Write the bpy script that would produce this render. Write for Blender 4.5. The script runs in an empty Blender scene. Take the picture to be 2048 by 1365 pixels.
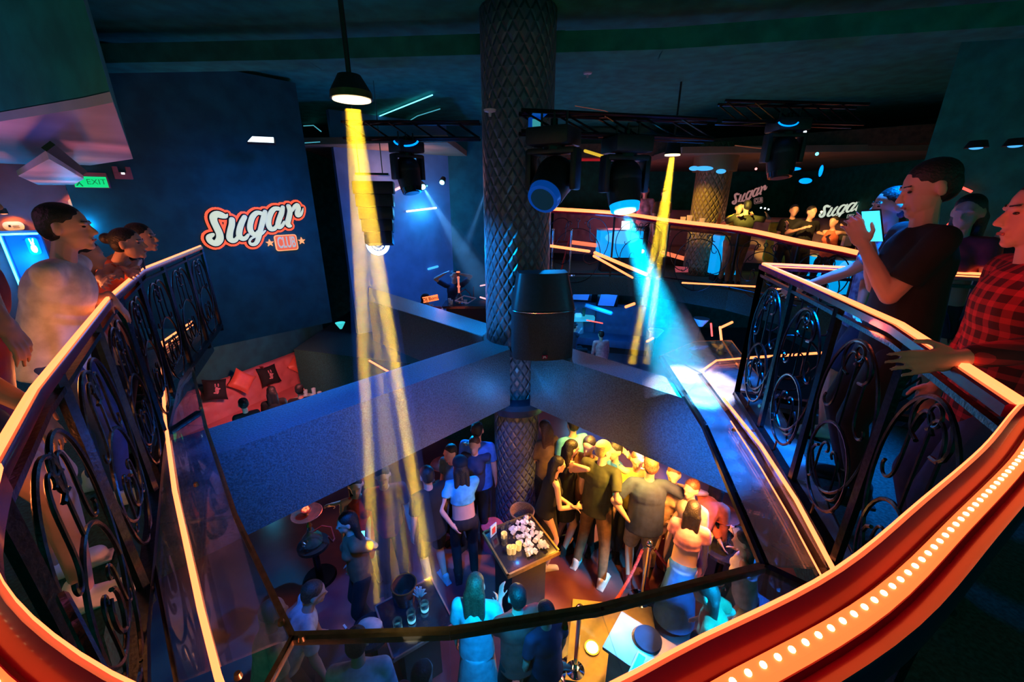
import bpy, bmesh, math, random
from mathutils import Vector, Matrix, Euler, Quaternion
random.seed(7)
C = bpy.context.scene.collection
F = 800.0; PITCH = math.radians(19.3); CAM = Vector((0, 0, 1.6)); PI = math.pi
LOW = -2.9

# ---------------------------------------------------------------- layout helpers (pixel of the 2048x1365 frame -> place in the room)
def ray(u, v):
    a = (u - 1024) / F; b = -(v - 682.5) / F
    return Vector((a, math.cos(PITCH) + b * math.sin(PITCH), -math.sin(PITCH) + b * math.cos(PITCH)))
def Pz(u, v, z):
    r = ray(u, v); return CAM + r * ((z - CAM.z) / r.z)
def Py(u, v, y):
    r = ray(u, v); return CAM + r * (y / r.y)
def Pp(u, v, p0, n):
    r = ray(u, v); return CAM + r * ((Vector(p0) - CAM).dot(n) / r.dot(n))

# ---------------------------------------------------------------- materials
def mat(name, col, rough=.5, metal=0., em=None, es=0., noise=0., nscale=20., bump=0., spec=.5, coat=0., dark=None):
    m = bpy.data.materials.new(name); m.use_nodes = True
    nt = m.node_tree; b = nt.nodes['Principled BSDF']
    b.inputs['Base Color'].default_value = (*col, 1)
    b.inputs['Roughness'].default_value = rough
    b.inputs['Metallic'].default_value = metal
    b.inputs['Specular IOR Level'].default_value = spec
    if coat: b.inputs['Coat Weight'].default_value = coat; b.inputs['Coat Roughness'].default_value = .08
    if em: b.inputs['Emission Color'].default_value = (*em, 1); b.inputs['Emission Strength'].default_value = es
    if noise or bump:
        tc = nt.nodes.new('ShaderNodeTexCoord'); nz = nt.nodes.new('ShaderNodeTexNoise')
        nz.inputs['Scale'].default_value = nscale; nz.inputs['Detail'].default_value = 4
        nt.links.new(tc.outputs['Object'], nz.inputs['Vector'])
        if noise:
            rp = nt.nodes.new('ShaderNodeValToRGB')
            d = dark or tuple(c * (1 - noise) for c in col)
            rp.color_ramp.elements[0].position = .35; rp.color_ramp.elements[1].position = .65
            rp.color_ramp.elements[0].color = (*d, 1)
            rp.color_ramp.elements[1].color = (*[min(1, c * (1 + noise * .5)) for c in col], 1)
            nt.links.new(nz.outputs['Fac'], rp.inputs['Fac']); nt.links.new(rp.outputs['Color'], b.inputs['Base Color'])
        if bump:
            bp = nt.nodes.new('ShaderNodeBump'); bp.inputs['Strength'].default_value = bump; bp.inputs['Distance'].default_value = .01
            nt.links.new(nz.outputs['Fac'], bp.inputs['Height']); nt.links.new(bp.outputs['Normal'], b.inputs['Normal'])
    return m
def glow(name, col, s):
    return mat(name, tuple(min(1, c) for c in col), .4, em=col, es=s)
def plaid(name, c1, c2, scale=40):
    m = mat(name, c1, .9); nt = m.node_tree; b = nt.nodes['Principled BSDF']
    tc = nt.nodes.new('ShaderNodeTexCoord'); sp = nt.nodes.new('ShaderNodeSeparateXYZ')
    nt.links.new(tc.outputs['Object'], sp.inputs[0])
    vals = []
    for ax in ('X', 'Z'):
        mu = nt.nodes.new('ShaderNodeMath'); mu.operation = 'MULTIPLY'; mu.inputs[1].default_value = scale * 3
        si = nt.nodes.new('ShaderNodeMath'); si.operation = 'SINE'
        gt = nt.nodes.new('ShaderNodeMath'); gt.operation = 'GREATER_THAN'; gt.inputs[1].default_value = .25
        nt.links.new(sp.outputs[ax], mu.inputs[0]); nt.links.new(mu.outputs[0], si.inputs[0]); nt.links.new(si.outputs[0], gt.inputs[0]); vals.append(gt)
    ad = nt.nodes.new('ShaderNodeMath'); ad.operation = 'ADD'; nt.links.new(vals[0].outputs[0], ad.inputs[0]); nt.links.new(vals[1].outputs[0], ad.inputs[1])
    ha = nt.nodes.new('ShaderNodeMath'); ha.operation = 'MULTIPLY'; ha.inputs[1].default_value = .5; nt.links.new(ad.outputs[0], ha.inputs[0])
    mx = nt.nodes.new('ShaderNodeMix'); mx.data_type = 'RGBA'; mx.inputs['A'].default_value = (*c1, 1); mx.inputs['B'].default_value = (*c2, 1)
    nt.links.new(ha.outputs[0], mx.inputs['Factor']); nt.links.new(mx.outputs['Result'], b.inputs['Base Color'])
    return m
def quilt(name, col, k=9.0, rough=.35):
    """diamond-stitched leather: bump from crossed diagonal lines around a column"""
    m = mat(name, col, rough, spec=.6); nt = m.node_tree; b = nt.nodes['Principled BSDF']
    uv = nt.nodes.new('ShaderNodeUVMap'); sp = nt.nodes.new('ShaderNodeSeparateXYZ'); nt.links.new(uv.outputs[0], sp.inputs[0])
    hs = []
    for sgn in (1, -1):
        a = nt.nodes.new('ShaderNodeMath'); a.operation = 'MULTIPLY_ADD'; a.inputs[1].default_value = sgn
        nt.links.new(sp.outputs['X'], a.inputs[0]); nt.links.new(sp.outputs['Y'], a.inputs[2])
        f = nt.nodes.new('ShaderNodeMath'); f.operation = 'PINGPONG'; f.inputs[1].default_value = .5
        nt.links.new(a.outputs[0], f.inputs[0])
        s = nt.nodes.new('ShaderNodeMath'); s.operation = 'SMOOTH_MIN'; s.inputs[1].default_value = .22; s.inputs[2].default_value = .1
        nt.links.new(f.outputs[0], s.inputs[0]); hs.append(s)
    mn = nt.nodes.new('ShaderNodeMath'); mn.operation = 'MINIMUM'; nt.links.new(hs[0].outputs[0], mn.inputs[0]); nt.links.new(hs[1].outputs[0], mn.inputs[1])
    bp = nt.nodes.new('ShaderNodeBump'); bp.inputs['Strength'].default_value = 1; bp.inputs['Distance'].default_value = .09
    nt.links.new(mn.outputs[0], bp.inputs['Height']); nt.links.new(bp.outputs['Normal'], b.inputs['Normal'])
    return m
def glass(name, tint=(.78, .87, .95), refl=.6, d0=.01, d1=.12):
    m = bpy.data.materials.new(name); m.use_nodes = True; nt = m.node_tree
    nt.nodes.remove(nt.nodes['Principled BSDF']); out = nt.nodes['Material Output']
    t = nt.nodes.new('ShaderNodeBsdfTransparent'); t.inputs[0].default_value = (*tint, 1)
    g = nt.nodes.new('ShaderNodeBsdfGlossy'); g.inputs['Roughness'].default_value = .03; g.inputs[0].default_value = (1, 1, 1, 1)
    d = nt.nodes.new('ShaderNodeBsdfDiffuse'); d.inputs[0].default_value = (.6, .65, .7, 1)
    lw = nt.nodes.new('ShaderNodeLayerWeight'); lw.inputs[0].default_value = .35
    mu = nt.nodes.new('ShaderNodeMath'); mu.operation = 'MULTIPLY'; mu.inputs[1].default_value = refl; nt.links.new(lw.outputs['Fresnel'], mu.inputs[0])
    mx = nt.nodes.new('ShaderNodeMixShader'); nt.links.new(mu.outputs[0], mx.inputs[0]); nt.links.new(t.outputs[0], mx.inputs[1]); nt.links.new(g.outputs[0], mx.inputs[2])
    # dust and wipe marks on the pane
    nz = nt.nodes.new('ShaderNodeTexNoise'); nz.inputs['Scale'].default_value = 3; nz.inputs['Detail'].default_value = 6; nz.inputs['Distortion'].default_value = 1.5
    tc = nt.nodes.new('ShaderNodeTexCoord'); nt.links.new(tc.outputs['Object'], nz.inputs[0])
    mr = nt.nodes.new('ShaderNodeMapRange'); mr.inputs[1].default_value = .35; mr.inputs[2].default_value = .8; mr.inputs[3].default_value = d0; mr.inputs[4].default_value = d1
    nt.links.new(nz.outputs['Fac'], mr.inputs[0])
    m2 = nt.nodes.new('ShaderNodeMixShader'); nt.links.new(mr.outputs[0], m2.inputs[0]); nt.links.new(mx.outputs[0], m2.inputs[1]); nt.links.new(d.outputs[0], m2.inputs[2])
    nt.links.new(m2.outputs[0], out.inputs[0]); return m
def haze_mat(name, dens, col=(1, 1, 1), aniso=.0):
    m = bpy.data.materials.new(name); m.use_nodes = True; nt = m.node_tree
    nt.nodes.remove(nt.nodes['Principled BSDF'])
    s = nt.nodes.new('ShaderNodeVolumeScatter'); s.inputs['Density'].default_value = dens; s.inputs['Color'].default_value = (*col, 1)
    s.inputs['Anisotropy'].default_value = aniso
    nt.links.new(s.outputs[0], nt.nodes['Material Output'].inputs['Volume']); return m

M = {}
def setup_mats():
    D = dict
    M['wall'] = mat('dark_wall_paint', (.006, .24, .18), .7, noise=.3, nscale=6)
    M['signwall'] = mat('navy_wall_paint', (.006, .14, .17), .75, noise=.25, nscale=4)
    M['ceil'] = mat('black_ceiling_paint', (.006, .24, .18), .9, noise=.3, nscale=5)
    M['ceil_white'] = mat('white_ceiling_board', (.55, .5, .55), .6, noise=.1, nscale=3)
    M['floor'] = mat('polished_club_floor', (.20, .07, .07), .28, noise=.4, nscale=1.6, dark=(.12, .035, .05))
    M['carpet'] = mat('dark_carpet', (.008, .08, .07), .9, noise=.5, nscale=60, bump=.3)
    M['beam'] = mat('speckled_beam_leather', (.045, .11, .13), .42, noise=.5, nscale=70, bump=.6, spec=.8)
    M['quilt'] = quilt('quilted_black_leather', (.12, .14, .17))
    M['quiltb'] = quilt('quilted_brown_leather', (.28, .19, .10))
    M['blk'] = mat('black_plastic', (.012, .014, .016), .45, noise=.3, nscale=30)
    M['blkg'] = mat('black_gloss_metal', (.02, .02, .025), .22, .6, noise=.2, nscale=30)
    M['mesh'] = mat('speaker_grille', (.03, .035, .045), .6, .3, noise=.7, nscale=220, bump=.4)
    M['iron'] = mat('black_wrought_iron', (.03, .035, .045), .3, .85, noise=.3, nscale=60, bump=.2)
    M['gold'] = mat('brass_frame', (.35, .23, .09), .3, .9, noise=.2, nscale=30)
    M['steel'] = mat('steel', (.5, .5, .52), .25, 1., noise=.1, nscale=20)
    M['chrome'] = mat('chrome', (.8, .8, .82), .08, 1., noise=.05, nscale=10)
    M['redgloss'] = mat('red_gloss_handrail', (.30, .002, .05), .24, .15, noise=.2, nscale=8, coat=.4)
    M['orange_led'] = glow('orange_led_tube', (1, .20, .06), 3.2)
    M['orange_led_hot'] = glow('orange_led_channel', (1, .135, .03), 2.0)
    M['led_dot'] = glow('led_dot', (1, .62, .28), 5.5)
    M['red_led'] = glow('red_led_tube', (1, .07, .05), 2.6)
    M['pink_led'] = glow('pink_neon', (1, .33, .32), 2.2)
    M['cyan_led'] = glow('cyan_neon', (.12, .75, 1), 3.5)
    M['blue_led'] = glow('blue_led', (.0, .22, 1), 2.2)
    M['white_led'] = glow('white_neon', (.75, .92, 1), 2.2)
    M['green_sign'] = glow('green_exit_panel', (.0, .75, .22), .9)
    M['green_mark'] = glow('green_exit_lettering', (.0, .2, .08), .5)
    M['lamp_yellow'] = glow('yellow_lens', (1, .78, .45), 2.2)
    M['lamp_blue'] = glow('blue_lens', (.25, .75, 1), 8)
    M['sign_white'] = glow('sign_letter_face', (.58, .62, .54), .6)
    M['sign_orange'] = glow('sign_orange_halo', (.8, .13, .06), .9)
    M['sign_orange2'] = glow('sign_orange_bright', (1, .32, .12), 1.3)
    M['sign_dark'] = mat('sign_dark_outline', (.01, .015, .03), .5, noise=.1)
    M['glass'] = glass('clear_canopy_glass')
    M['glass_glow_dust'] = glass('glow_dust_canopy_glass', refl=.6, d0=.14, d1=.5); M['glass_left'] = glass('left_canopy_glass', refl=.32, d0=.005, d1=.10)  # right pane: dust raised so it catches the blue light and glows
    M['vglass'] = glass('drink_glass', (.85, .9, .92), .8)
    M['pinksofa'] = mat('pink_tufted_leather', (.62, .20, .22), .42, noise=.12, nscale=3)
    M['purplesofa'] = mat('mauve_leather', (.30, .16, .18), .5, noise=.15, nscale=3)
    M['bluesofa'] = mat('dark_blue_leather', (.08, .12, .22), .5, noise=.15, nscale=3)
    M['orangecush'] = mat('orange_satin', (.8, .16, .10), .4, noise=.1, nscale=8)
    M['blackcush'] = mat('black_velvet', (.012, .012, .015), .8, noise=.2)
    M['hair'] = mat('black_hair', (.010, .009, .009), .55, noise=.4, nscale=80, bump=.6)
    M['brownhair'] = mat('brown_hair', (.12, .05, .03), .5, noise=.5, nscale=80, bump=.6)
    M['blondhair'] = mat('blond_hair', (.45, .33, .12), .6, noise=.3, nscale=90, bump=.5)
    M['skin'] = mat('skin', (.60, .36, .27), .5, noise=.08, nscale=8)
    M['skin2'] = mat('tan_skin', (.45, .25, .17), .5, noise=.08, nscale=8)
    M['lips'] = mat('lips', (.40, .10, .09), .4, noise=.1)
    M['eyew'] = mat('eye_white', (.7, .7, .68), .3, noise=.02)
    M['eyed'] = mat('eye_dark', (.02, .015, .01), .2, noise=.02)
    for k, c in D(white=(.72, .70, .70), black=(.006, .008, .009), navy=(.015, .03, .08), denim=(.03, .06, .20), grey=(.18, .18, .2), red=(.55, .05, .04),
                  orange=(.62, .14, .07), cream=(.55, .48, .40), blue=(.03, .16, .50), cyan=(.10, .50, .65), brown=(.16, .09, .04), yellow=(.62, .52, .08),
                  olive=(.03, .035, .015), pinkc=(.72, .30, .36), tan=(.5, .34, .2), maroon=(.2, .02, .03), teal=(.03, .15, .2)).items():
        M['c_' + k] = mat('cloth_' + k, c, .85, noise=.25, nscale=14, bump=.25)
    M['c_plaid'] = plaid('cloth_red_plaid', (.07, .01, .02), (.55, .03, .05), 45)
    M['c_pattern'] = mat('cloth_blue_print', (.12, .35, .75), .8, noise=.8, nscale=16, dark=(.02, .04, .22), bump=.2)
    M['shoe_white'] = mat('white_trainer', (.7, .66, .6), .6, noise=.1)
    M['table'] = mat('black_table_top', (.02, .02, .025), .18, noise=.2, nscale=10, coat=.5)
    M['tablemetal'] = mat('brass_table_edge', (.5, .36, .12), .3, .8, noise=.2)
    M['wood'] = mat('dark_wood', (.12, .05, .03), .4, noise=.5, nscale=12)
    M['wicker'] = mat('wicker_weave', (.28, .16, .07), .7, noise=.6, nscale=120, bump=.8)
    M['ice'] = mat('ice_cubes', (.6, .62, .6), .15, noise=.2, nscale=30)
    M['whiteplastic'] = mat('white_plastic', (.6, .58, .6), .45, noise=.06, nscale=5)
    M['phone'] = glow('phone_screen', (.05, .65, 1), 1.5)
    M['phone2'] = glow('phone_screen_cyan', (.2, .95, .85), 1.6)
    M['coal'] = glow('glowing_coals', (1, .20, .07), 1.6)
    M['bowl'] = mat('copper_bowl', (.6, .12, .08), .35, .4, noise=.2)
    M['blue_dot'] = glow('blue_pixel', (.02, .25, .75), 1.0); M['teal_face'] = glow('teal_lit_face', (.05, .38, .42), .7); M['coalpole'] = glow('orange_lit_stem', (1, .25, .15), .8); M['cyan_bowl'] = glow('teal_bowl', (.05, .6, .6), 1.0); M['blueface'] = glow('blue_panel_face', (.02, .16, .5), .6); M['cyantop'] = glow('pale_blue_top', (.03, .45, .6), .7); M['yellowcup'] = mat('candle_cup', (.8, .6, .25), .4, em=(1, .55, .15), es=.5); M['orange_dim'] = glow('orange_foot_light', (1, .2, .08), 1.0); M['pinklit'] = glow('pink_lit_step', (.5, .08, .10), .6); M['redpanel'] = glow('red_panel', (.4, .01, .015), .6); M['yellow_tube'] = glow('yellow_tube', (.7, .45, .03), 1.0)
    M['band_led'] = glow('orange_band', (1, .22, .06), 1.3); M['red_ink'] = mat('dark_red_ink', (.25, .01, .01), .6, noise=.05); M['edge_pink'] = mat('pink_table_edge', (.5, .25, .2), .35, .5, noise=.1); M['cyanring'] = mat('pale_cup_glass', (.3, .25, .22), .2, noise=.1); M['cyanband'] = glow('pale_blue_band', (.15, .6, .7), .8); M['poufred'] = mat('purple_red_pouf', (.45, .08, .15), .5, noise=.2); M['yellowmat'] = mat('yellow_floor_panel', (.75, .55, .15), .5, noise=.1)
    M['cyanbox'] = glow('cyan_glow_panel', (.0, .35, .85), .9)
    M['cyancup'] = mat('pale_plastic_cup', (.5, .75, .8), .3, noise=.1)
    M['yellowchair'] = mat('yellow_velvet', (.75, .55, .03), .6, noise=.15)
    M['rope'] = mat('red_velvet_rope', (.4, .04, .04), .8, noise=.5, nscale=60, bump=.6)
    M['stonetop'] = mat('pale_counter', (.55, .55, .58), .3, noise=.2, nscale=4)
    M['yellowbottle'] = mat('amber_bottle_glass', (.35, .2, .04), .12, noise=.2)
    M['greenbottle'] = mat('green_bottle_glass', (.04, .15, .08), .12, noise=.2)
    M['fridge'] = glow('back_bar_glow', (1, .36, .05), .6)

# ---------------------------------------------------------------- mesh builder
class MB:
    def __init__(s): s.bm = bmesh.new()
    def box(s, c, d, rot=None, bev=0.):
        m = Matrix.Translation(c) @ (rot.to_matrix().to_4x4() if isinstance(rot, (Euler, Quaternion)) else (Matrix.Rotation(rot, 4, 'Z') if rot else Matrix())) @ Matrix.Diagonal((*d, 1))
        r = bmesh.ops.create_cube(s.bm, size=1, matrix=m)
        if bev:
            es = list({e for v in r['verts'] for e in v.link_edges})
            bmesh.ops.bevel(s.bm, geom=es, offset=bev, segments=2, affect='EDGES', profile=.6)
        return s
    def rings(s, rows, caps=True):
        V_ = s.bm.verts.new; R_ = [[V_(p) for p in row] for row in rows]; n = len(rows[0]); F_ = s.bm.faces.new
        for A, B in zip(R_, R_[1:]):
            for j in range(n): F_((A[j], A[(j + 1) % n], B[(j + 1) % n], B[j]))
        if caps: F_(R_[0][::-1]); F_(R_[-1])
        return s
    def cyl(s, a, b, ra, rb=None, n=16, caps=True):
        a = Vector(a); b = Vector(b); d = b - a; rb = ra if rb is None else rb
        if d.length < 1e-6: return s
        z = d.normalized(); x = z.orthogonal().normalized(); y = z.cross(x); cs = [(math.cos(2 * PI * j / n), math.sin(2 * PI * j / n)) for j in range(n)]
        return s.rings([[a + x * (ra * c) + y * (ra * q) for c, q in cs], [b + x * (max(rb, 1e-4) * c) + y * (max(rb, 1e-4) * q) for c, q in cs]], caps)
    def ecyl(s, a, b, ra, rb, R, n=20):
        """tapered tube of elliptical section, axes from R"""
        cs = [(math.cos(2 * PI * j / n), math.sin(2 * PI * j / n)) for j in range(n)]; X = R.col[0]; Y = R.col[1]
        return s.rings([[a + X * (ra[0] * c) + Y * (ra[1] * q) for c, q in cs], [b + X * (rb[0] * c) + Y * (rb[1] * q) for c, q in cs]])
    def ell(s, c, r, n=12, rot=None):
        if not hasattr(r, '__len__'): r = (r, r, r)
        R = rot if isinstance(rot, Matrix) else (rot.to_matrix() if rot is not None else Matrix.Identity(3))
        m = R.to_3x3() @ Matrix.Diagonal(r); c = Vector(c); k = max(6, n // 2 + 2)
        rows = []
        for i in range(1, k):
            t = PI * i / k; rows.append([c + m @ Vector((math.sin(t) * math.cos(2 * PI * j / n), math.sin(t) * math.sin(2 * PI * j / n), math.cos(t))) for j in range(n)])
        V_ = s.bm.verts.new; F_ = s.bm.faces.new; R_ = [[V_(p) for p in row] for row in rows]
        for A, B in zip(R_, R_[1:]):
            for j in range(n): F_((A[j], B[j], B[(j + 1) % n], A[(j + 1) % n]))
        t_ = V_(c + m @ Vector((0, 0, 1))); b_ = V_(c - m @ Vector((0, 0, 1)))
        for j in range(n): F_((t_, R_[0][j], R_[0][(j + 1) % n])); F_((b_, R_[-1][(j + 1) % n], R_[-1][j]))
        return s
    def cap(s, a, b, ra, rb=None, n=10):
        rb = ra if rb is None else rb
        s.cyl(a, b, ra, rb, n); s.ell(a, ra, n); s.ell(b, rb, n); return s
    def tube(s, pts, r, n=6, closed=False):
        pts = [Vector(p) for p in pts]; k = len(pts); rings = []
        up = None
        for i, p in enumerate(pts):
            a = pts[(i - 1) % k] if (i or closed) else p; b = pts[(i + 1) % k] if (i < k - 1 or closed) else p
            t = (b - a).normalized()
            if up is None:
                up = Vector((0, 0, 1)) if abs(t.z) < .9 else Vector((1, 0, 0))
            x = t.cross(up); x = x.normalized() if x.length > 1e-6 else t.orthogonal().normalized()
            y = x.cross(t).normalized(); up = y
            rr = r[i] if hasattr(r, '__len__') else r
            rings.append([s.bm.verts.new(p + x * rr * math.cos(2 * PI * j / n) + y * rr * math.sin(2 * PI * j / n)) for j in range(n)])
        for i in range(k if closed else k - 1):
            A = rings[i]; B = rings[(i + 1) % k]
            for j in range(n): s.bm.faces.new((A[j], A[(j + 1) % n], B[(j + 1) % n], B[j]))
        if not closed: s.bm.faces.new(rings[0][::-1]); s.bm.faces.new(rings[-1])
        return s
    def prism(s, poly, z0, z1):
        a = [s.bm.verts.new((p[0], p[1], z0)) for p in poly]; b = [s.bm.verts.new((p[0], p[1], z1)) for p in poly]; n = len(poly)
        s.bm.faces.new(a[::-1]); s.bm.faces.new(b)
        for i in range(n): s.bm.faces.new((a[i], a[(i + 1) % n], b[(i + 1) % n], b[i]))
        return s
    def slab(s, pts, th, n=None):
        """flat panel from 3-D corner points, thickened along its normal"""
        p = [Vector(q) for q in pts]; nn = n or (p[1] - p[0]).cross(p[2] - p[0]).normalized()
        a = [s.bm.verts.new(q) for q in p]; b = [s.bm.verts.new(q - nn * th) for q in p]; k = len(p)
        s.bm.faces.new(a); s.bm.faces.new(b[::-1])
        for i in range(k): s.bm.faces.new((a[(i + 1) % k], a[i], b[i], b[(i + 1) % k]))
        return s
    def lathe(s, prof, c=(0, 0, 0), n=20):
        rings = []
        for r, z in prof: rings.append([s.bm.verts.new((c[0] + max(r, 1e-4) * math.cos(2 * PI * j / n), c[1] + max(r, 1e-4) * math.sin(2 * PI * j / n), c[2] + z)) for j in range(n)])
        for A, B in zip(rings, rings[1:]):
            for j in range(n): s.bm.faces.new((A[j], A[(j + 1) % n], B[(j + 1) % n], B[j]))
        s.bm.faces.new(rings[0][::-1]); s.bm.faces.new(rings[-1]); return s
    def xf(s, m): bmesh.ops.transform(s.bm, matrix=m, verts=s.bm.verts[:]); return s
    def obj(s, name, m, parent=None, smooth=True):
        bmesh.ops.recalc_face_normals(s.bm, faces=s.bm.faces[:])
        me = bpy.data.meshes.new(name); s.bm.to_mesh(me); s.bm.free()
        if smooth:
            me.polygons.foreach_set('use_smooth', [True] * len(me.polygons))
            try: me.set_sharp_from_angle(angle=math.radians(40))
            except Exception: pass
        me.materials.append(M[m] if isinstance(m, str) else m)
        o = bpy.data.objects.new(name, me); C.objects.link(o)
        if parent: o.parent = parent
        return o
def tag(o, label, cat, group=None, kind=None):
    if label: o['label'] = label
    if cat: o['category'] = cat
    if group: o['group'] = group
    if kind: o['kind'] = kind
    return o
def thing(name, label, cat, loc=(0, 0, 0), rz=0., group=None, rot=None):
    o = bpy.data.objects.new(name, None); C.objects.link(o); o.location = loc; o.rotation_euler = rot or (0, 0, rz); o.empty_display_size = .1
    return tag(o, label, cat, group)
def struct(o, label=None): o['kind'] = 'structure'; 
def copy_tree(o, parent=None):
    c = o.copy(); C.objects.link(c); c.parent = parent
    for ch in o.children: copy_tree(ch, c)
    return c
def aimq(d, ax='-Z'):
    return Vector(d).to_track_quat(ax, 'Y')
def spot(loc, target, col, power, angle, blend=.4, size=.03):
    l = bpy.data.lights.new('spot', 'SPOT'); l.color = col; l.energy = power; l.spot_size = math.radians(angle); l.spot_blend = blend; l.shadow_soft_size = size
    o = bpy.data.objects.new('fixture_or_fill_spot', l); C.objects.link(o); o.location = loc  # modelled fixtures' spots, plus unseen spots added to brighten things
    o.rotation_euler = aimq(Vector(target) - Vector(loc)).to_euler(); return o
def shaft(loc, target, col, power, radius, spread):
    """narrow collimated beam: a small round lens light"""
    l = bpy.data.lights.new('lens', 'AREA'); l.shape = 'DISK'; l.size = radius * 2; l.color = col; l.energy = power; l.spread = math.radians(spread)
    o = bpy.data.objects.new('stage_beam_light', l); C.objects.link(o); o.location = loc
    o.rotation_euler = aimq(Vector(target) - Vector(loc)).to_euler(); return o
def point(loc, col, power, size=.1):
    l = bpy.data.lights.new('point', 'POINT'); l.color = col; l.energy = power; l.shadow_soft_size = size
    o = bpy.data.objects.new('fill_point_light', l); C.objects.link(o); o.location = loc; return o  # added point without its own fixture, fills in nearby glow
def text_mesh(s, size, depth, m, name, parent, mtx, align='CENTER', bold=0.):
    cu = bpy.data.curves.new(name, 'FONT'); cu.body = s; cu.size = size; cu.extrude = depth; cu.align_x = align; cu.align_y = 'CENTER'; cu.offset = bold
    t = bpy.data.objects.new('tmp', cu); C.objects.link(t); bpy.context.view_layer.update()
    me = bpy.data.meshes.new_from_object(t.evaluated_get(bpy.context.evaluated_depsgraph_get())); bpy.data.objects.remove(t)
    me.transform(mtx); me.materials.clear(); me.materials.append(M[m]); me.name = name
    o = bpy.data.objects.new(name, me); C.objects.link(o); o.parent = parent; return o
def frame_mtx(o, x, y):
    """matrix with local x along x, local y along y"""
    x = Vector(x).normalized(); y = Vector(y).normalized(); z = x.cross(y)
    m = Matrix((x, y, z)).transposed().to_4x4(); m.translation = Vector(o); return m
setup_mats()
# ================================================================ SHELL
def S(o, name=None):
    o['kind'] = 'structure'; return o
# lower dance floor
S(MB().box((0, 5, LOW - .05), (22, 24, .1)).obj('floor', 'floor', smooth=False))
# the upper level (balcony decks) around the void
LZ = 1.08
LR = [Vector((-3.80, 4.99, 0)), Vector((-2.96, 3.2, 0)), Vector((-2.25, 2.17, 0)), Vector((-1.39, 1.05, 0)), Vector((-1.05, .66, 0))]       # left rail
FR = [Vector((-.92, .60, 0)), Vector((-.72, .42, 0)), Vector((-.5, .30, 0)), Vector((-.25, .225, 0)), Vector((0, .225, 0)), Vector((.21, .30, 0)), Vector((.42, .385, 0)), Vector((.65, .51, 0)), Vector((.9, .65, 0)), Vector((1.1, .775, 0)), Vector((1.19, .83, 0))]
RR = [Vector((1.19, .83, 0)), Vector((1.49, 1.47, 0)), Vector((1.70, 2.25, 0)), Vector((1.89, 3.03, 0))]
RR2 = [Vector((1.89, 3.03, 0)), Vector((2.62, 2.75, 0)), Vector((3.6, 2.35, 0))]
def smooth_path(pts, n=6):
    out = []
    for i in range(len(pts) - 1):
        p0 = pts[max(0, i - 1)]; p1 = pts[i]; p2 = pts[i + 1]; p3 = pts[min(len(pts) - 1, i + 2)]
        for k in range(n):
            t = k / n
            out.append(.5 * ((2 * p1) + (p2 - p0) * t + (2 * p0 - 5 * p1 + 4 * p2 - p3) * t * t + (3 * p1 - p0 - 3 * p2 + p3) * t ** 3))
    return out + [pts[-1]]
FRs = smooth_path(FR, 5)
deck = [(p.x - .20, p.y + .04) for p in LR[:4]] + [(LR[4].x, LR[4].y)] + [(p.x, p.y) for p in FRs[1:]] + [(p.x, p.y) for p in RR[1:]] + [(p.x, p.y) for p in RR2[1:]] + [(8, 2.3), (8, -1.2), (-8, -1.2), (-8, 4.0), (-5.3, 5.1)]
S(MB().prism(deck, -.3, 0).obj('floor_balcony', 'carpet', smooth=False))
RAILFAR = [Py(1085, 417, 9.0), Py(1230, 426, 9.0), Py(1340, 441, 8.6), Py(1480, 458, 7.6), Py(1600, 483, 6.6), Py(1720, 507, 5.9), Py(1900, 560, 5.2)]
fd = [(p.x, p.y) for p in RAILFAR]
S(MB().prism([(.2, 9.0)] + fd + [(9, 5.1), (10, 16), (.2, 16)], -.42, -.02).obj('floor_far_balcony', 'carpet', smooth=False))
# walls
W0 = Vector((-5.2, 5.0, 0)); W1 = Vector((-3.3, 7.05, 0)); WD = (W1 - W0).normalized(); WN = Vector((WD.y, -WD.x, 0))
def wallbox(a, b, z0, z1, th=.12, side=1):
    a = Vector(a); b = Vector(b); d = (b - a).normalized(); n = Vector((d.y, -d.x, 0)) * side
    return MB().slab([(a.x, a.y, z0), (b.x, b.y, z0), (b.x, b.y, z1), (a.x, a.y, z1)], -th if False else th, n)
S(wallbox(W0, W1, -.5, 3.3).obj('wall_sign', 'signwall', smooth=False))
S(wallbox(W1, (-4.6, 9.0, 0), -.5, 3.3, .1).obj('wall_sign_return', 'signwall', smooth=False))
V0 = Vector((-8.2, 3.325, 0)); V1 = Vector((-5.2, 5.35, 0)); VD = (V1 - V0).normalized(); VN = Vector((VD.y, -VD.x, 0))
M['leftwall'] = mat('mauve_wall_paint', (.42, .16, .2), .6, noise=.15, nscale=3)
S(wallbox(V0, V1, -.3, 3.3).obj('wall_left', 'leftwall', smooth=False))
S(MB().box((-1, 14.5, .2), (24, .2, 7)).obj('wall_back', 'wall', smooth=False))
S(MB().box((-9.4, 8, .2), (.2, 13, 7)).obj('wall_far_left', 'wall', smooth=False))
S(MB().box((9.6, 8, .2), (.2, 13, 7)).obj('wall_right', 'wall', smooth=False))
S(MB().box((0, 6.3, 3.45), (20, 17, .2)).obj('ceiling', 'ceil', smooth=False))
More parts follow.
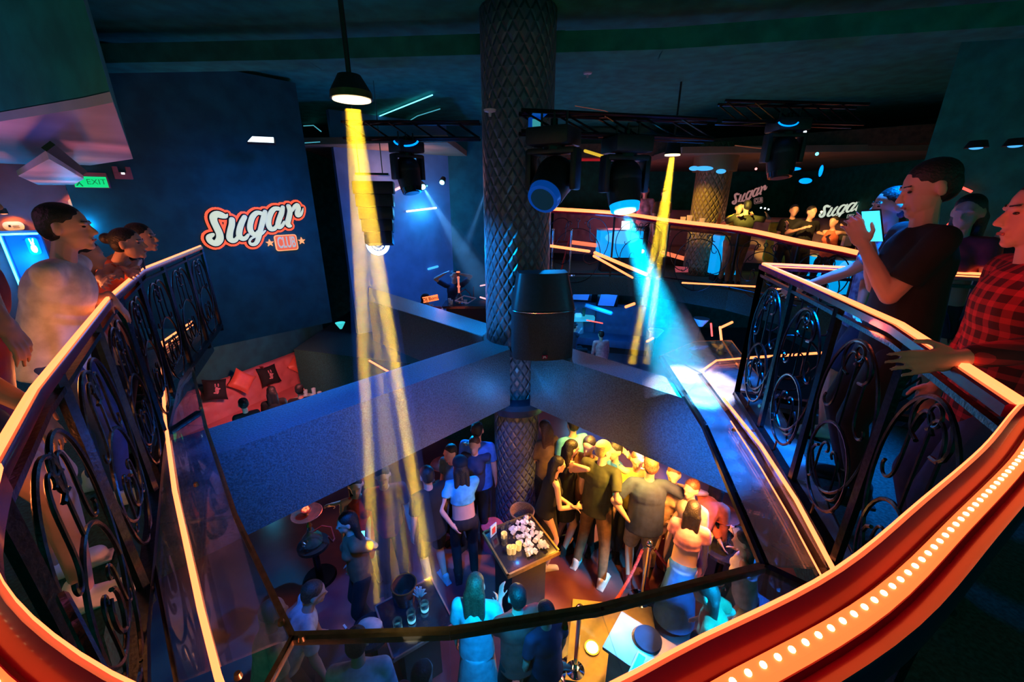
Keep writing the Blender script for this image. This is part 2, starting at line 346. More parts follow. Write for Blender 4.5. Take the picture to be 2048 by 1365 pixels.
# ceiling coves: long curved ledges
def cove(pts, w, h, name, m='ceil'):
    mb = MB()
    for a, b in zip(pts, pts[1:]):
        a = Vector(a); b = Vector(b); d = (b - a); n = Vector((-d.y, d.x, 0)).normalized() * w
        mb.slab([a, b, b + n, a + n], h, Vector((0, 0, 1)))
    return S(mb.obj(name, m, smooth=False))
cove([Vector((-6, 5.2, 3.2)) , Vector((-2.2, 5.0, 3.2)), Vector((1.5, 4.7, 3.2)), Vector((5, 4.0, 3.2)), Vector((8, 3.0, 3.2))], .35, .18, 'trim_1')
cove([Vector((-1, 11, 2.9)), Vector((3, 10.5, 2.9)), Vector((6, 9.0, 2.9)), Vector((9, 7, 2.9))], .5, .3, 'trim_2', 'wood')
M['beigeceil'] = mat('beige_ceiling_board', (.30, .20, .14), .8, noise=.2, nscale=2)
S(MB().slab([(-4.3, 8.6, 2.75), (-1.2, 8.2, 2.75), (-1.0, 13, 2.75), (-5, 13, 2.75)], .12, Vector((0, 0, 1))).obj('ceiling_alcove', 'beigeceil', smooth=False))
S(MB().slab([(3.4, 8.8, 2.62), (9.4, 8.2, 2.62), (9.4, 14, 2.62), (3.2, 14, 2.62)], .12, Vector((0, 0, 1))).obj('ceiling_bar', 'beigeceil', smooth=False))

# beams meeting at the column, from the corners of their top faces
BT = 0.0; BB = -.72
def beam(c4, lab, zb=BB):
    a, b, c, d = [Pz(u, v, BT) for u, v in c4]
    o = MB().prism([(p.x, p.y) for p in (a, b, c, d)], zb, BT).obj('beam', 'beam', smooth=False)
    bv = o.modifiers.new('bev', 'BEVEL'); bv.width = .012; bv.segments = 2
    S(o); o['label'] = lab; return o
la, lb = Pz(432, 910, 0), Pz(1020, 699, 0); la2, lb2 = Pz(442, 850, 0), Pz(985, 676, 0)
ext = (la - lb).normalized() * .55
o = MB().prism([(la + ext).to_2d()[:], lb.to_2d()[:], (lb2 + Vector((.1, .1, 0))).to_2d()[:], (la2 + ext).to_2d()[:]], BB, 0).obj('beam', 'beam', smooth=False); S(o)
o['label'] = 'long blue-lit ceiling-height beam running from the column to the lower left'
beam([(737, 602), (965, 673), (985, 650), (737, 574)], 'dark beam running from the column back towards the stage')
ra, rb, rc, rd = Pz(1062, 699, 0), Pz(1385, 803, 0), Pz(1352, 762, 0), Pz(1100, 684, 0)
e2 = (rb - ra).normalized() * .9
o = MB().prism([ra.to_2d()[:], (rb + e2).to_2d()[:], (rc + e2).to_2d()[:], rd.to_2d()[:]], BB, 0).obj('beam', 'beam', smooth=False); S(o)
o['label'] = 'beam running from the column to the right-hand glass canopy, white-blue hot spot at its end'
bpy.context.view_layer.update()

# round columns with stitched leather (UVs wrap the diamonds round them)
def column(cx, cy, r, z0, z1, m, name='column', nu=16, lab=None, seg=48, flat=.0):
    bm = bmesh.new(); uvl = bm.loops.layers.uv.new('UVMap'); rows = [z0 + (z1 - z0) * i / 12 for i in range(13)]
    vs = [[bm.verts.new((cx + r * math.cos(2 * PI * j / seg), cy + r * math.sin(2 * PI * j / seg), z)) for j in range(seg)] for z in rows]
    cell = 2 * PI * r / nu
    for i in range(12):
        for j in range(seg):
            f = bm.faces.new((vs[i][j], vs[i][(j + 1) % seg], vs[i + 1][(j + 1) % seg], vs[i + 1][j]))
            for l, (jj, zz) in zip(f.loops, ((j, rows[i]), (j + 1, rows[i]), (j + 1, rows[i + 1]), (j, rows[i + 1]))):
                l[uvl].uv = (jj / seg * nu, zz / cell * .62)
            f.smooth = True
    bm.faces.new(vs[0][::-1]); bm.faces.new(vs[-1])
    me = bpy.data.meshes.new(name); bm.to_mesh(me); bm.free(); me.materials.append(M[m])
    o = bpy.data.objects.new(name, me); C.objects.link(o); S(o); o['label'] = lab; return o
cc = Py(1034, 600, 4.75); CX, CY = cc.x, cc.y
column(CX, CY, .38, 0, 3.35, 'quilt', nu=22, lab='thick quilted leather column in the middle of the void, blue-lit')
M['bluecollar'] = mat('glossy_dark_collar', (.03, .06, .12), .22, .3, noise=.1)
mb = MB().lathe([(.30, BB - .02), (.47, BB - .02), (.49, BB - .08), (.43, BB - .20), (.30, BB - .22)], (CX, CY, 0), 36); o = mb.obj('column_collar', 'bluecollar'); S(o); o['label'] = 'flared dark collar round the column shaft under the beams, blue highlight'
column(CX, CY, .30, LOW, -.0, 'quilt', name='column_shaft', nu=18, lab='lower shaft of the middle column standing among the crowd')
p2 = Py(1412, 450, 9.4)
column(p2.x, p2.y, .36, -.02, 2.75, 'quiltb', name='column', nu=20, lab='yellow-lit quilted column on the far balcony')
# brass-lit cap on the far column
mb = MB().cyl((p2.x, p2.y, 2.2), (p2.x, p2.y, 2.62), .44, .44, 32); o = mb.obj('column_collar', 'quiltb'); S(o); o['label'] = 'wide collar at the top of the far column'

# dropped white ceiling panel over the restroom passage, lit pink and blue
pl = [Pz(u, v, 2.0) for u, v in ((-120, 262), (172, 216), (226, 205), (266, 318))] + [Vector((-5.2, 5.3, 2.0)), Vector((-7.4, 3.9, 2.0))]
S(MB().slab(pl, .04, Vector((0, 0, -1))).obj('ceiling_passage', 'ceil_white', smooth=False))
up = [p + Vector((0, 0, .045)) for p in pl]
S(MB().slab(up, 1.25, Vector((0, 0, -1))).obj('ceiling_soffit', 'ceil', smooth=False))
# ================================================================ BALUSTRADES
RZ = 1.15
def sweep(path, prof, closed=False):
    """extrude a 2-D profile (offset to the outside, height) along a level path, mitred at the corners"""
    mb = MB(); rows = []; k = len(path)
    for i, p in enumerate(path):
        d0 = (path[i] - path[i - 1]).normalized() if i else None; d1 = (path[i + 1] - path[i]).normalized() if i < k - 1 else None
        d0 = d0 or d1; d1 = d1 or d0
        n0 = Vector((d0.y, -d0.x, 0)); n1 = Vector((d1.y, -d1.x, 0)); n = (n0 + n1).normalized(); n = n / max(.5, n.dot(n0))
        rows.append([mb.bm.verts.new(p + n * a + Vector((0, 0, z))) for a, z in prof])
    m = len(prof)
    for A, B in zip(rows, rows[1:]):
        for j in range(m): mb.bm.faces.new((A[j], A[(j + 1) % m], B[(j + 1) % m], B[j]))
    mb.bm.faces.new(rows[0][::-1]); mb.bm.faces.new(rows[-1]); return mb
def resample(path, step):
    out = []; carry = 0
    for a, b in zip(path, path[1:]):
        L = (b - a).length; d = (b - a) / L; s = carry
        while s < L: out.append((a + d * s, d)); s += step
        carry = s - L
    return out
def curl(kf, n, c, size, rot=0., flip=1):
    """curve whose curvature follows kf(t), t in -1..1, scaled to the given height"""
    pts = [(0., 0.)]; a = 0.; x = y = 0.
    for i in range(n):
        t = -1 + 2 * (i + .5) / n; a += kf(t) / n; x += math.cos(a) / n; y += math.sin(a) / n; pts.append((x, y))
    m = pts[n // 2]; q = pts[n // 2 + 1]; r0 = -math.atan2(q[1] - m[1], q[0] - m[0]) + rot
    pts = [((px - m[0]), (py - m[1])) for px, py in pts]; pts = [(px * math.cos(r0) - py * math.sin(r0), px * math.sin(r0) + py * math.cos(r0)) for px, py in pts]
    h = max(p[1] for p in pts) - min(p[1] for p in pts); k = size / h
    return [(c[0] + flip * px * k, c[1] + py * k) for px, py in pts]
SK = lambda t: 26 * t * abs(t) ** 1.0            # S: tight curls at both ends, opposite ways
CK = lambda t: 3.2 + 24 * abs(t) ** 3            # C: both ends roll inwards
def scroll_panel(a, b, parent, z0=.12, z1=1.03, thin=1.):
    L = (b - a).length; d = (b - a) / L; mb = MB(); h = z1 - z0; cx = L / 2; cz = z0 + h / 2
    def put(pl, r, closed=False): mb.tube([a + d * x + Vector((0, 0, z)) for x, z in pl], r * thin, 6, closed)
    ring = lambda x, z, r, q=1.: [(x + r * math.cos(t * PI / 14), z + r * q * math.sin(t * PI / 14)) for t in range(28)]
    put(ring(cx, cz - h * .20, L * .34, 1.12), .008, True)
    for f in (1, -1):
        put(curl(CK, 44, (cx + f * L * .44, cz + h * .06), h * .80, PI / 2, f), .008)
        put(curl(SK, 44, (cx + f * L * .17, cz + h * .24), h * .34, PI / 2, f), .0065)
        put(curl(SK, 40, (cx - f * L * .16, cz - h * .22), h * .26, PI / 2, -f), .006)
    put(ring(cx, z1 - .09, .035), .006, True); put([(cx, z1 - .125), (cx, cz - h * .2 + L * .38)], .006); put([(cx, z0), (cx, cz - h * .2 - L * .38)], .006)
    return mb.obj('scroll_panel', 'iron', parent)
def balustrade(path, label, npan, led=True, wide=.075, led_mat='orange_led', zt=RZ, group=None, panels=True, base=0.):
    root = thing('balustrade', label, 'railing', (0, 0, 0)); path = [Vector((p.x, p.y, 0)) for p in path]
    hi = [p + Vector((0, 0, zt)) for p in path]
    w = wide / 2
    sweep(hi, [(-w, -.035), (-w, -.006), (-w * .8, 0), (w * .8, 0), (w, -.006), (w, -.035)]).obj('handrail', 'redgloss', root)
    if led:
        sweep(hi, [(-w * .42, 0.0), (-w * .36, .012), (w * .36, .012), (w * .42, 0.0)]).obj('led_strip', led_mat, root, smooth=False)
        # glowing lip standing in for the strip's light spilling over the handrail edge
        sweep(hi, [(w * .99, -.012), (w * 1.06, -.012), (w * 1.06, -.003), (w * .99, -.003)]).obj('edge_spill_glow', led_mat, root, smooth=False)
    sweep([p + Vector((0, 0, base)) for p in path], [(-.024, .05), (-.024, .095), (.024, .095), (.024, .05)]).obj('bottom_rail', 'iron', root)
    sweep([p + Vector((0, 0, zt - .09)) for p in path], [(-.012, 0), (-.012, .02), (.012, .02), (.012, 0)]).obj('upper_bar', 'iron', root)
    if panels:
        tot = sum((b - a).length for a, b in zip(path, path[1:])); pts = resample(path, tot / npan - 1e-5)
        ps = [p for p, _ in pts][:npan] + [path[-1]]
        for p in ps:
            MB().box((p.x, p.y, base + (zt - .03 - base) / 2), (.03, .03, zt - .03 - base)).ell((p.x, p.y, base + .06), (.03, .03, .03), 8).obj('post', 'iron', root)
        for a, b in zip(ps, ps[1:]): scroll_panel(a, b, root, base + .10, zt - .09)
    return root
balustrade(LR, 'left balcony railing that people lean on, orange light strip above black iron scrolls', 7, wide=.034, zt=LZ)
balustrade(RR, 'right balcony railing of blue-lit iron scrolls, orange light strip along its top', 4, wide=.055)
balustrade(RR2, 'short railing turning right behind the blue print shirt, wide orange light strip on top', 3, wide=.09)

# the wide handrail right in front of the camera
root = thing('balustrade', 'curved red glossy handrail nearest the camera with a channel of bright light dots', 'railing')
hp = [p + Vector((0, 0, RZ)) for p in FRs]
sweep(hp, [(-0.0050, -.05), (-0.0050, .0), (0.0023, .006), (0.0160, -.004), (0.0256, -.012), (0.0296, -.006), (0.0536, -.006), (0.0576, -.012), (0.0673, -.004), (0.0775, .004), (0.0809, -.004), (0.0809, -.05)]).obj('handrail', 'redgloss', root)
sweep(hp, [(-.0062, -.004), (-.0062, .006), (-.0045, .0065), (-.0042, -.004)]).obj('edge_spill_glow', 'orange_led', root, smooth=False)  # glowing line standing in for the LED reflection along the inner edge
sweep(hp, [(0.0308, -.0055), (0.0331, .009), (0.0502, .009), (0.0524, -.0055)]).obj('light_channel', 'orange_led_hot', root, smooth=False); chan = bpy.data.objects['light_channel']
off = [h for h in hp]
cen = []
for i, p in enumerate(hp):
    d = ((hp[i + 1] if i < len(hp) - 1 else p) - (hp[i - 1] if i else p)).normalized(); cen.append(p + Vector((d.y, -d.x, 0)) * .0415)
first = None
dots = resample(cen, .0205)[::-1]
for p, d in dots[:99]:
    if first is None:
        first = MB().ell((0, 0, 0), (.0036, .0036, .0028), 10).obj('led', 'led_dot', chan); o = first
    else:
        o = first.copy(); C.objects.link(o); o.parent = chan
    o.location = p + Vector((0, 0, .010))
mb = MB()
for p, d in dots[99:]: mb.ell(p + Vector((0, 0, .010)), (.0032, .0032, .0025), 8)
o = mb.obj('led_row', 'led_dot', chan); o['kind'] = 'stuff'
sweep([Vector((p.x, p.y, 0)) for p in FRs], [(-.02, .05), (-.02, .085), (.02, .085), (.02, .05)]).obj('bottom_rail', 'iron', root)
fp = [p for p, _ in resample([Vector((p.x, p.y, 0)) for p in FRs], .62)]
for p in fp[1:]: MB().box((p.x, p.y, .56), (.03, .03, 1.08)).obj('post', 'iron', root)
for a, b in zip(fp, fp[1:]): scroll_panel(a, b, root)

# far balcony railing
root = thing('balustrade', 'far balcony railing with a glowing orange top rail sweeping across the back', 'railing')
MB().tube(smooth_path(RAILFAR, 4), .035, 8).obj('led_strip', 'orange_led', root)
MB().tube([p - Vector((0, 0, .06)) for p in smooth_path(RAILFAR, 4)], .03, 8).obj('handrail', 'redgloss', root)
fl = [Vector((p.x, p.y, 0)) for p in RAILFAR]
MB().tube([p + Vector((0, 0, .05)) for p in fl], .02, 6).obj('bottom_rail', 'iron', root)
for i, (a, b) in enumerate(zip(fl, fl[1:])):
    n = max(1, round((b - a).length / 1.15)); zt = RAILFAR[i].z - .05
    for k in range(n):
        p = a.lerp(b, k / n); q = a.lerp(b, (k + 1) / n)
        MB().box((p.x, p.y, zt / 2), (.035, .035, zt)).obj('post', 'iron', root)
        scroll_panel(p, q, root, .08, zt - .1, 1.1)
# LED line at the foot of the far balcony and the sloping stair rail
root = thing('stair_rail', 'pair of orange-lit stair rails sloping down to the right below the far balcony', 'railing')
a, b = Py(1190, 506, 8.9), Py(1292, 549, 8.2)
MB().cap(a, b, .035, .035, 8).obj('led_strip', 'orange_led', root)
MB().cap(a + Vector((-.05, -.15, -.05)), b + Vector((-.30, -.1, -.05)), .028, .02, 8).obj('led_strip', 'orange_led', root)
o = MB().cap(Py(1100, 492, 8.95), Py(1178, 503, 8.95), .03, .03, 8).obj('light_strip', 'orange_led'); tag(o, 'straight orange light strip at the foot of the far balcony, left end', 'light')
root = thing('light_strip', 'broken thin orange light line under the edge of the far balcony on the right', 'light')
for (u0, v0, u1, v1) in ((1365, 566, 1520, 574), (1552, 578, 1600, 583), (1548, 592, 1592, 596), (1600, 597, 1640, 612)):
    MB().cap(Py(u0, v0, 7.3), Py(u1, v1, 7.0), .016, .016, 6).obj('tube', 'orange_led', root)

# ================================================================ GLASS CANOPY round the opening, on the upper deck's level
GZ = .06
gL_o = [Pz(*p, GZ) for p in ((283, 700), (284, 850), (292, 1050), (352, 1365), (420, 1520))]
gL_i = [Pz(*p, GZ) for p in ((370, 675), (410, 850), (470, 1030), (585, 1272))]
c0 = Pz(585, 1272, GZ); c1 = Pz(1530, 1130, GZ)
fin = [Pz(*p, GZ) for p in ((585, 1272), (900, 1262), (1200, 1215), (1530, 1130))]
def canopy(label, quads, edges, led=None, ledr=.011, gm='glass', bolts=()):
    r = thing('glass_canopy', label, 'glass panel')
    for q in quads: MB().slab(q, .012, Vector((0, 0, 1))).obj('glass_pane', gm, r, smooth=False)
    fr0 = None
    for e, w, mm in edges:
        mb = MB(); e = [Vector(x) for x in e]
        for a, b in zip(e, e[1:]):
            d = (b - a).normalized(); n = Vector((d.y, -d.x, 0)) * w
            mb.slab([a - n * .5, b - n * .5, b + n * .5, a + n * .5], .03, Vector((0, 0, 1)))
        fo = mb.obj('frame', mm, r, smooth=False); fr0 = fr0 or fo
    for l, rr, mm in (led or []): MB().tube([x + Vector((0, 0, .03)) for x in l], rr, 8).obj('led_strip', mm, r)
    for b in bolts: MB().cyl(b + Vector((0, 0, .0)), b + Vector((0, 0, .02)), .014, .01, 10).obj('bolt', 'gold', fr0 or r)
    return r
lo = gL_o; li = gL_i
LL = [Pz(*p, GZ) for p in ((385, 648), (325, 690), (327, 770), (334, 860), (352, 990), (372, 1080), (405, 1230), (440, 1365), (470, 1450))]
canopy('long glass canopy pane on the left with an orange light strip running down it',
       [[lo[0], li[0], li[1], lo[1]], [lo[1], li[1], li[2], lo[2]], [lo[2], li[2], li[3], lo[3]]],
       [([li[0], li[1], li[2], li[3]], .022, 'gold'), ([lo[0], lo[1], lo[2], lo[3]], .012, 'blkg'), ([lo[0], li[0]], .02, 'iron'), ([Pz(337, 862, GZ), Pz(398, 822, GZ)], .05, 'iron')],
       [(LL, .011, 'orange_led'), ([Pz(*p, GZ) for p in ((387, 655), (331, 698))], .006, 'orange_led')],
       gm='glass_left', bolts=[Pz(563, 1248, GZ), Pz(393, 972, GZ), Pz(402, 818, GZ), Pz(477, 1355, GZ)])
corner_d = Pz(520, 1400, GZ)
canopy('front glass canopy pane below the near handrail with guests seen through it',
       [[fin[0], fin[1], Pz(900, 1600, GZ), Pz(480, 1500, GZ)], [fin[1], fin[2], Pz(1300, 1500, GZ), Pz(900, 1600, GZ)], [fin[2], fin[3], Pz(1700, 1215, GZ), Pz(1300, 1500, GZ)]],
       [([fin[0], fin[1], fin[2], fin[3]], .034, 'gold'), ([fin[0], Pz(520, 1390, GZ)], .02, 'gold'), ([fin[3], Pz(1665, 1195, GZ)], .035, 'blkg')],
       bolts=[Pz(604, 1280, GZ), Pz(1130, 1255, GZ)])
rI = [Pz(*p, GZ) for p in ((1322, 712), (1372, 790), (1410, 850), (1530, 1130))]
rO = [Pz(*p, GZ) for p in ((1462, 681), (1530, 770), (1600, 890), (1720, 1140))]
RLd = [Pz(*p, GZ) for p in ((1403, 748), (1450, 810), (1520, 900), (1590, 1010), (1662, 1148), (1700, 1220))]
RLd_reflect = [Pz(*p, GZ) for p in ((1460, 850), (1520, 945), (1580, 1050), (1640, 1165))]  # thin glowing tube standing in for the strip's reflection in the glass
top = Pz(1390, 683, GZ)
canopy('long blue-lit glass canopy pane on the right with orange light strip and modelled reflection',
       [[rI[0], top, rO[0], rI[1]], [rI[1], rO[0], rO[1], rI[2]], [rI[2], rO[1], rO[2], rO[3], rI[3]]],
       [(rI, .04, 'blkg'), ([rI[0], top, rO[0]], .016, 'steel'), (rO, .012, 'steel'), ([Pz(1330, 708, GZ), RLd[0]], .03, 'steel'), ([Pz(1445, 682, GZ), Pz(1490, 755, GZ)], .02, 'steel'),
        ([RLd[0] + Vector((-.015, 0, 0)), RLd[2] + Vector((-.03, 0, 0)), RLd[4] + Vector((-.03, 0, 0))], .045, 'blk')],
       [(RLd, .011, 'orange_led'), (RLd_reflect, .004, 'orange_led'), ([Pz(*p, GZ) for p in ((1403, 748), (1432, 727), (1500, 721))], .010, 'orange_led')],
       gm='glass_glow_dust', bolts=[Pz(1467, 862, GZ)])
o = MB().tube([Pz(1490, 722, GZ) + Vector((0, 0, .03)), Pz(1694, 708, GZ) + Vector((0, 0, .03))], .014, 8).obj('light_strip', 'orange_led'); tag(o, 'horizontal orange light strip seen through the iron scrolls on the right', 'light')
o = MB().tube([Pz(1660, 695, -.6), Pz(1648, 755, -.6)], .03, 8).obj('light_strip', 'orange_led'); tag(o, 'short slanted orange light behind a scroll ring of the right railing', 'light')
# ================================================================ PEOPLE
DET = {'near': (.0062, 3), 'mid': (.011, 3), 'far': (.019, 2)}
def ik(a, t, l1, l2, pole):
    d = t - a; L = d.length
    if L > (l1 + l2) * .995: t = a + d * ((l1 + l2) * .995 / L); d = t - a; L = d.length
    L = max(L, abs(l1 - l2) + .01); k = (l1 * l1 - l2 * l2 + L * L) / (2 * L); h = math.sqrt(max(0, l1 * l1 - k * k))
    u = d.normalized(); p = pole - u * pole.dot(u); p = p.normalized() if p.length > 1e-5 else u.orthogonal()
    return a + u * k + p * h, t
def fin_mesh(mb, name, m, parent, vox, it):
    o = mb.obj(name, m, parent)
    r = o.modifiers.new('skin', 'REMESH'); r.mode = 'VOXEL'; r.voxel_size = vox; r.use_smooth_shade = True
    s = o.modifiers.new('soft', 'SMOOTH'); s.factor = .5; s.iterations = it
    return o
def hand(mb, w, f, n, side, s, curl=.35, spread=1.):
    f = f.normalized(); n = (n - f * n.dot(f)); n = n.normalized() if n.length > 1e-4 else f.orthogonal().normalized(); t = f.cross(n) * side
    R = Matrix((t, f, n)).transposed()
    mb.ell(w + f * .045 * s, (.040 * s, .052 * s, .016 * s), 10, R); mb.cap(w - f * .02 * s, w + f * .03 * s, .026 * s, .024 * s, 8)
    for i, ln in zip((-1.5, -.5, .5, 1.5), (.80, .96, 1.04, .97)):
        b = w + f * (.082 if abs(i) < 1 else .076) * s + t * i * .0195 * s * spread; d = (f + t * i * .05 * spread).normalized(); r = .0088 * s
        c = curl * (1.1 - .12 * i)
        for seg in (.040, .028, .021):
            e = b + d * seg * s * ln; mb.cap(b, e, r, r * .9, 7); b = e; r *= .9
            d = (d * math.cos(c) + n * math.sin(c)).normalized()
    b = w + f * .022 * s + t * .030 * s; d = (t * .75 + f * .75 + n * .25).normalized(); e = b + d * .042 * s; mb.cap(b, e, .0125 * s, .010 * s, 7)
    d2 = (f * .95 + t * .25 + n * .25).normalized(); mb.cap(e, e + d2 * .032 * s, .010 * s, .0085 * s, 7)
def person(label, loc, face, h=1.72, lean=4, side=0, twist=0, hl=None, hr=None, fl=None, fr=None, pitch=5, yaw=0, top='tee', topc='c_black', bot='pants', botc='c_navy',
           hair='short', hairc='hair', skin='skin', shoe='c_black', det='mid', sit=None, w=1., fem=False, curl=.35, group=None, world_hands=True, pl=None, pr=None, hn=None, hd=None, sole=0., sleeve=None, capc=None, cat='person', name='person'):
    s = h / 1.75; vox, it = DET[det]; loc = Vector(loc); rz = math.radians(face)
    root = thing(name, label, cat, loc, rz, group); inv = (Matrix.Translation(loc) @ Matrix.Rotation(rz, 4, 'Z')).inverted()
    V = Vector; L = math.radians(lean); SD = math.radians(side); TW = math.radians(twist)
    P = V((0, 0, .93 * s if sit is None else sit + .10)); 
    R = Matrix.Rotation(TW, 3, 'Z') @ Matrix.Rotation(-L, 3, 'X') @ Matrix.Rotation(SD, 3, 'Y')
    X, Y, U = R.col[0].copy(), R.col[1].copy(), R.col[2].copy()
    if sit is None: P = P - V((0, Y.y, 0)) * 0 - V((0, math.sin(L) * .12, 0))
    fw = .9 if fem else 1.
    neck = P + U * .525 * s; sh = {1: P + U * .475 * s + X * .175 * s * fw, -1: P + U * .475 * s - X * .175 * s * fw}
    HR = R.to_4x4() @ Matrix.Rotation(math.radians(-yaw), 4, 'Z') @ Matrix.Rotation(math.radians(lean * .7 - pitch), 4, 'X'); HR = HR.to_3x3()
    hc = neck + (U * .6 + V((0, 0, .4))).normalized() * .155 * s + HR.col[1] * .015 * s
    body = MB()
    body.ell(P, (.15 * s * w, .108 * s * w, .12 * s), 14, R); body.ell(P + U * .17 * s, (.122 * s * w * fw, .09 * s * w, .14 * s), 14, R); body.ell(P + U * .35 * s, (.15 * s * w * fw, .102 * s * w, .17 * s), 14, R)
    body.ecyl(P, P + U * .35 * s, (.138 * s * w, .096 * s * w), (.14 * s * w * fw, .092 * s * w), R)
    body.cap(sh[1] - X * .03 * s, sh[-1] + X * .03 * s, .05 * s * (.9 if fem else 1), n=10); body.cap(neck - U * .04 * s, hc - U * .05 * s, .052 * s * fw, .048 * s * fw, 10)
    if fem: body.ell(P + U * .33 * s + Y * .075 * s + X * .06 * s, .062 * s, 10); body.ell(P + U * .33 * s + Y * .075 * s - X * .06 * s, .062 * s, 10)
    H = lambda x, y, z: hc + HR @ V((x * s, y * s, z * s))
    body.ell(H(0, -.006, .03), (.074 * s, .094 * s, .090 * s), 16, HR); body.ell(H(0, .022, -.03), (.058 * s, .066 * s, .078 * s), 14, HR)
    body.cap(H(0, .086, .018), H(0, .108, -.020), .0075 * s, .0115 * s, 8); body.ell(H(0, .096, -.026), (.016 * s, .012 * s, .008 * s), 8, HR); body.ell(H(0, .07, -.088), (.026 * s, .022 * s, .020 * s), 8, HR)
    for sd in (1, -1):
        body.ell(H(.077 * sd, -.008, -.002), (.011 * s, .02 * s, .033 * s), 8, HR); body.ell(H(.03 * sd, .080, .028), (.024 * s, .012 * s, .010 * s), 8, HR)
    body.cap(H(-.018, .087, -.052), H(.018, .087, -.052), .0075 * s, n=6); body.cap(H(-.014, .085, -.062), H(.014, .085, -.062), .0085 * s, n=6)
    tgt = {1: hr, -1: hl}; arms = {}
    for sd in (1, -1):
        t = tgt[sd]
        t = (inv @ V(t)) if (t is not None and world_hands) else (V(t) if t is not None else sh[sd] + V((.05 * sd, .05, -.54 * s)))
        pole = (pr if sd == 1 else pl) or (.5 * sd, -1, -.4)
        e, t = ik(sh[sd], t, .28 * s, .255 * s, V(pole)); arms[sd] = (e, t)
        a1 = .043 * s * (.85 if fem else 1) * (w * .5 + .5)
        body.cap(sh[sd], e, a1 * 1.12, a1 * .85, 10); body.cap(e, e.lerp(t, .3), a1 * .86, a1 * .9, 10); body.cap(e.lerp(t, .3), t, a1 * .88, .025 * s, 10)
        f = (t - e).normalized() if hd is None else (inv.to_3x3() @ V(hd)).normalized(); nn = V((-sd * .8, .2, -.5)) if hn is None else inv.to_3x3() @ V(hn)
        if det == 'far': body.ell(t + f * .05 * s, (.03 * s, .03 * s, .03 * s), 8); hand(body, t, f, nn, sd, s * 1.15, curl, 1.2)
        else: hand(body, t, f, nn, sd, s, curl)
    feet = {1: fr, -1: fl}; legs = {}
    for sd in (1, -1):
        hp_ = P + X * .082 * s * sd - V((0, 0, .03 * s)); t = feet[sd]
        an = (V(t) if t is not None else (V((.10 * sd, -.02 if sit is None else .40, 0)))) + V((0, 0, .085 * s))
        k, an = ik(hp_, an, .43 * s, .42 * s, V((.12 * sd, 1, .2))); legs[sd] = (hp_, k, an)
        body.cap(hp_, k, .082 * s * w, .055 * s, 12); body.cap(k, k.lerp(an, .35), .054 * s, .053 * s, 10); body.cap(k.lerp(an, .35), an, .052 * s, .033 * s, 10)
        body.cap(an + V((0, -.02, -.045)) * s, an + V((.02 * sd, .14, -.055)) * s, .032 * s, .026 * s, 8)
    bo = fin_mesh(body, 'body', skin, root, vox, it)
    cv = max(vox, .009)
    # --- top
    if top != 'none':
        mb = MB(); g = 1.10; lo = -.12
        if top in ('tee', 'long', 'tank', 'crop', 'dress', 'open'):
            mb.ell(P + U * .35 * s, (.15 * s * w * fw * g, .106 * s * w * g + .008, .165 * s * g), 14, R)
            mb.ecyl(P + U * (.24 if top == 'crop' else .02) * s, P + U * .44 * s, (.150 * s * w, .112 * s * w), (.150 * s * w * fw, .100 * s * w), R)
            if top != 'crop':
                mb.ell(P + U * .17 * s, (.125 * s * w * fw * g + .012, .094 * s * w * g + .012, .15 * s), 14, R)
                mb.ecyl(P + U * .3 * s, P - U * .05 * s, (.155 * s * w * fw, .115 * s * w), (.168 * s * w, .128 * s * w), R)
                if not fem or top == 'dress': mb.ecyl(P + U * .06 * s, P - U * .10 * s, (.16 * s * w, .12 * s * w), (.172 * s * w, .132 * s * w), R)
            if top in ('tee', 'long', 'crop', 'open'): mb.cap(sh[1] - X * .035 * s, sh[-1] + X * .035 * s, .06 * s, n=10)
            else:
                for sd in (1, -1): mb.cap(P + U * .44 * s + X * .09 * sd * s + Y * .05 * s, P + U * .51 * s + X * .085 * sd * s, .022 * s, n=8)
            if fem: mb.ell(P + U * .33 * s + Y * .078 * s + X * .06 * s, .07 * s, 10); mb.ell(P + U * .33 * s + Y * .078 * s - X * .06 * s, .07 * s, 10)
            fr_ = {'tee': .72, 'open': .72, 'long': 1, 'crop': .5}.get(top)
            if fr_:
                for sd in (1, -1):
                    e, t = arms[sd]; b = sh[sd].lerp(e, fr_); mb.ell(sh[sd], .060 * s, 10); mb.cyl(sh[sd], b, .060 * s, .063 * s if top != 'long' else .05 * s, 14)
                    if top == 'long': mb.ell(e, .048 * s, 10); mb.cyl(e, e.lerp(t, .93), .048 * s, .036 * s, 12)
            if top == 'dress':
                for sd in (1, -1): mb.cyl(P + X * .03 * sd * s, P - V((0, 0, .33 * s)) + X * .05 * sd * s, .135 * s * w, .15 * s * w, 18)
        o = fin_mesh(mb, 'dress' if top == 'dress' else 'shirt', topc, root, cv, it + 5)
    # --- bottom
    if bot != 'none':
        mb = MB(); mb.ell(P - U * .01 * s, (.158 * s * w, .118 * s * w, .12 * s), 14, R)
        if bot in ('skirt', 'longskirt'):
            z = .38 * s if bot == 'skirt' else .82 * s
            if sit is None: mb.cyl(P, P - V((0, 0, z)), .14 * s * w, .19 * s * w if bot == 'skirt' else .24 * s, 20)
            else:
                for sd in (1, -1): mb.cyl(legs[sd][0], legs[sd][1], .10 * s, .09 * s, 14)
        else:
            for sd in (1, -1):
                a, k, n_ = legs[sd]; q = {'shorts': .92, 'pants': 1, 'minis': .42}[bot]
                mb.ell(a, .096 * s * w, 12)
                mb.cyl(a, a.lerp(k, q), .094 * s * w, (.068 if bot == 'pants' else .084) * s, 16)
                if bot == 'pants': mb.ell(k, .068 * s, 12); mb.cyl(k, k.lerp(n_, .97), .067 * s, .05 * s, 14)
